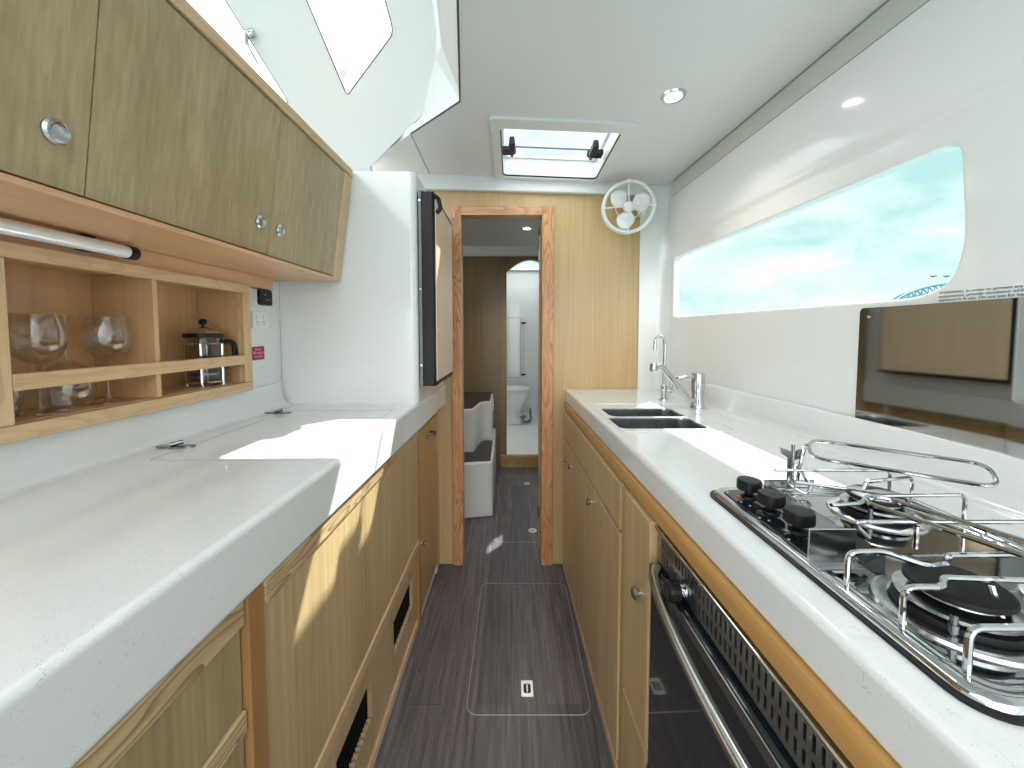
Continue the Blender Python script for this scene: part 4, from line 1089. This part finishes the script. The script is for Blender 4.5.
for i, (x, z) in enumerate(((85.6, 12.7), (88.3, 12.7))):
    bm = BM()
    for sgn in (-1, 1):
        v = [bm.verts.new(q) for q in ((x, 80, z), (x + sgn * .5, 80.1, z + .25), (x + sgn * .9, 79.9, z + .05), (x + sgn * .4, 79.8, z - .1))]
        bm.faces.new(v)
    lathe(bm, [(0, -.5), (.15, -.3), (.2, 0), (.12, .35), (0, .5)], (x, 80, z), (0, 1, 0), 8)
    tag(obj('bird', bm, 'grey'), ('small dark bird in the sky, the left one above the bridge', 'small dark bird in the sky, the right one nearer the window corner')[i], 'bird', 'birds above the bridge')
bm = BM(); box(bm, -1200, 1200, -1200, 1200, -.96, -.95)
sea = obj('sea', bm, plain('sea_water', (.10, .20, .22), .12, bump=.2, bscale=.3)); sea['kind'] = 'structure'

SKYB = 2.5
# ================================================================== SKY, SUN, CAMERA
w = bpy.data.worlds.new('sky'); S.world = w; w.use_nodes = True; nt = w.node_tree; N, L = nt.nodes, nt.links
bg = N['Background']
tc = N.new('ShaderNodeTexCoord'); mp = N.new('ShaderNodeMapping'); mp.inputs['Scale'].default_value = (1.0, 1.0, 1.9); mp.inputs['Location'].default_value = (3.1, 1.7, .4)
L.new(tc.outputs['Generated'], mp.inputs['Vector'])
n1 = N.new('ShaderNodeTexNoise'); n1.inputs['Scale'].default_value = 4.6; n1.inputs['Detail'].default_value = 7; n1.inputs['Roughness'].default_value = .58; n1.inputs['Distortion'].default_value = .35
L.new(mp.outputs['Vector'], n1.inputs['Vector'])
cr = N.new('ShaderNodeValToRGB')
E_ = cr.color_ramp.elements
E_[0].position = .34; E_[0].color = (.40, .62, .63, 1)
E_[1].position = .60; E_[1].color = (.76, .82, .80, 1)
e = E_.new(.46); e.color = (.57, .73, .72, 1)
L.new(n1.outputs['Fac'], cr.inputs['Fac'])
sep = N.new('ShaderNodeSeparateXYZ'); L.new(tc.outputs['Generated'], sep.inputs[0])
mr = N.new('ShaderNodeMapRange'); mr.inputs['From Min'].default_value = .25; mr.inputs['From Max'].default_value = .7
mr.inputs['To Min'].default_value = 0; mr.inputs['To Max'].default_value = 1
L.new(sep.outputs['Z'], mr.inputs['Value'])
# the overcast is far brighter overhead and to port / astern than low over the starboard side
vt = N.new('ShaderNodeVectorMath'); vt.operation = 'DOT_PRODUCT'; vt.inputs[1].default_value = (-.72, -.45, .53); L.new(tc.outputs['Generated'], vt.inputs[0])
mr.inputs['From Min'].default_value = -.35; mr.inputs['From Max'].default_value = .45; mr.interpolation_type = 'SMOOTHSTEP'
L.new(vt.outputs['Value'], mr.inputs['Value'])
mx = N.new('ShaderNodeMix'); mx.data_type = 'RGBA'; L.new(mr.outputs['Result'], mx.inputs['Factor']); L.new(cr.outputs['Color'], mx.inputs['A']); mx.inputs['B'].default_value = (SKYB * .965, SKYB * .985, SKYB * 1.0, 1)
L.new(mx.outputs['Result'], bg.inputs['Color']); bg.inputs['Strength'].default_value = 1.0

sd = Vector((-.575, -.68, -1.02))
l = bpy.data.lights.new('sun', 'SUN'); l.energy = 7.5; l.angle = math.radians(.6); l.color = (1, .97, .92)
so_ = bpy.data.objects.new('sun', l); COL.objects.link(so_); so_.rotation_euler = sd.to_track_quat('-Z', 'Y').to_euler(); so_.location = (3, 4, 6)

cam = bpy.data.cameras.new('camera'); co = bpy.data.objects.new('camera', cam); COL.objects.link(co)
co.location = (0, 0, 1.2); co.rotation_euler = (math.radians(87), 0, 0)
cam.sensor_width = 36; cam.lens = 390 / 1024 * 36; cam.shift_y = -.0299; cam.clip_start = .02; cam.clip_end = 3000
S.camera = co
S.view_settings.view_transform = 'Standard'; S.view_settings.look = 'None'; S.view_settings.gamma = 1; S.view_settings.exposure = 0.57
S.view_settings.use_curve_mapping = False
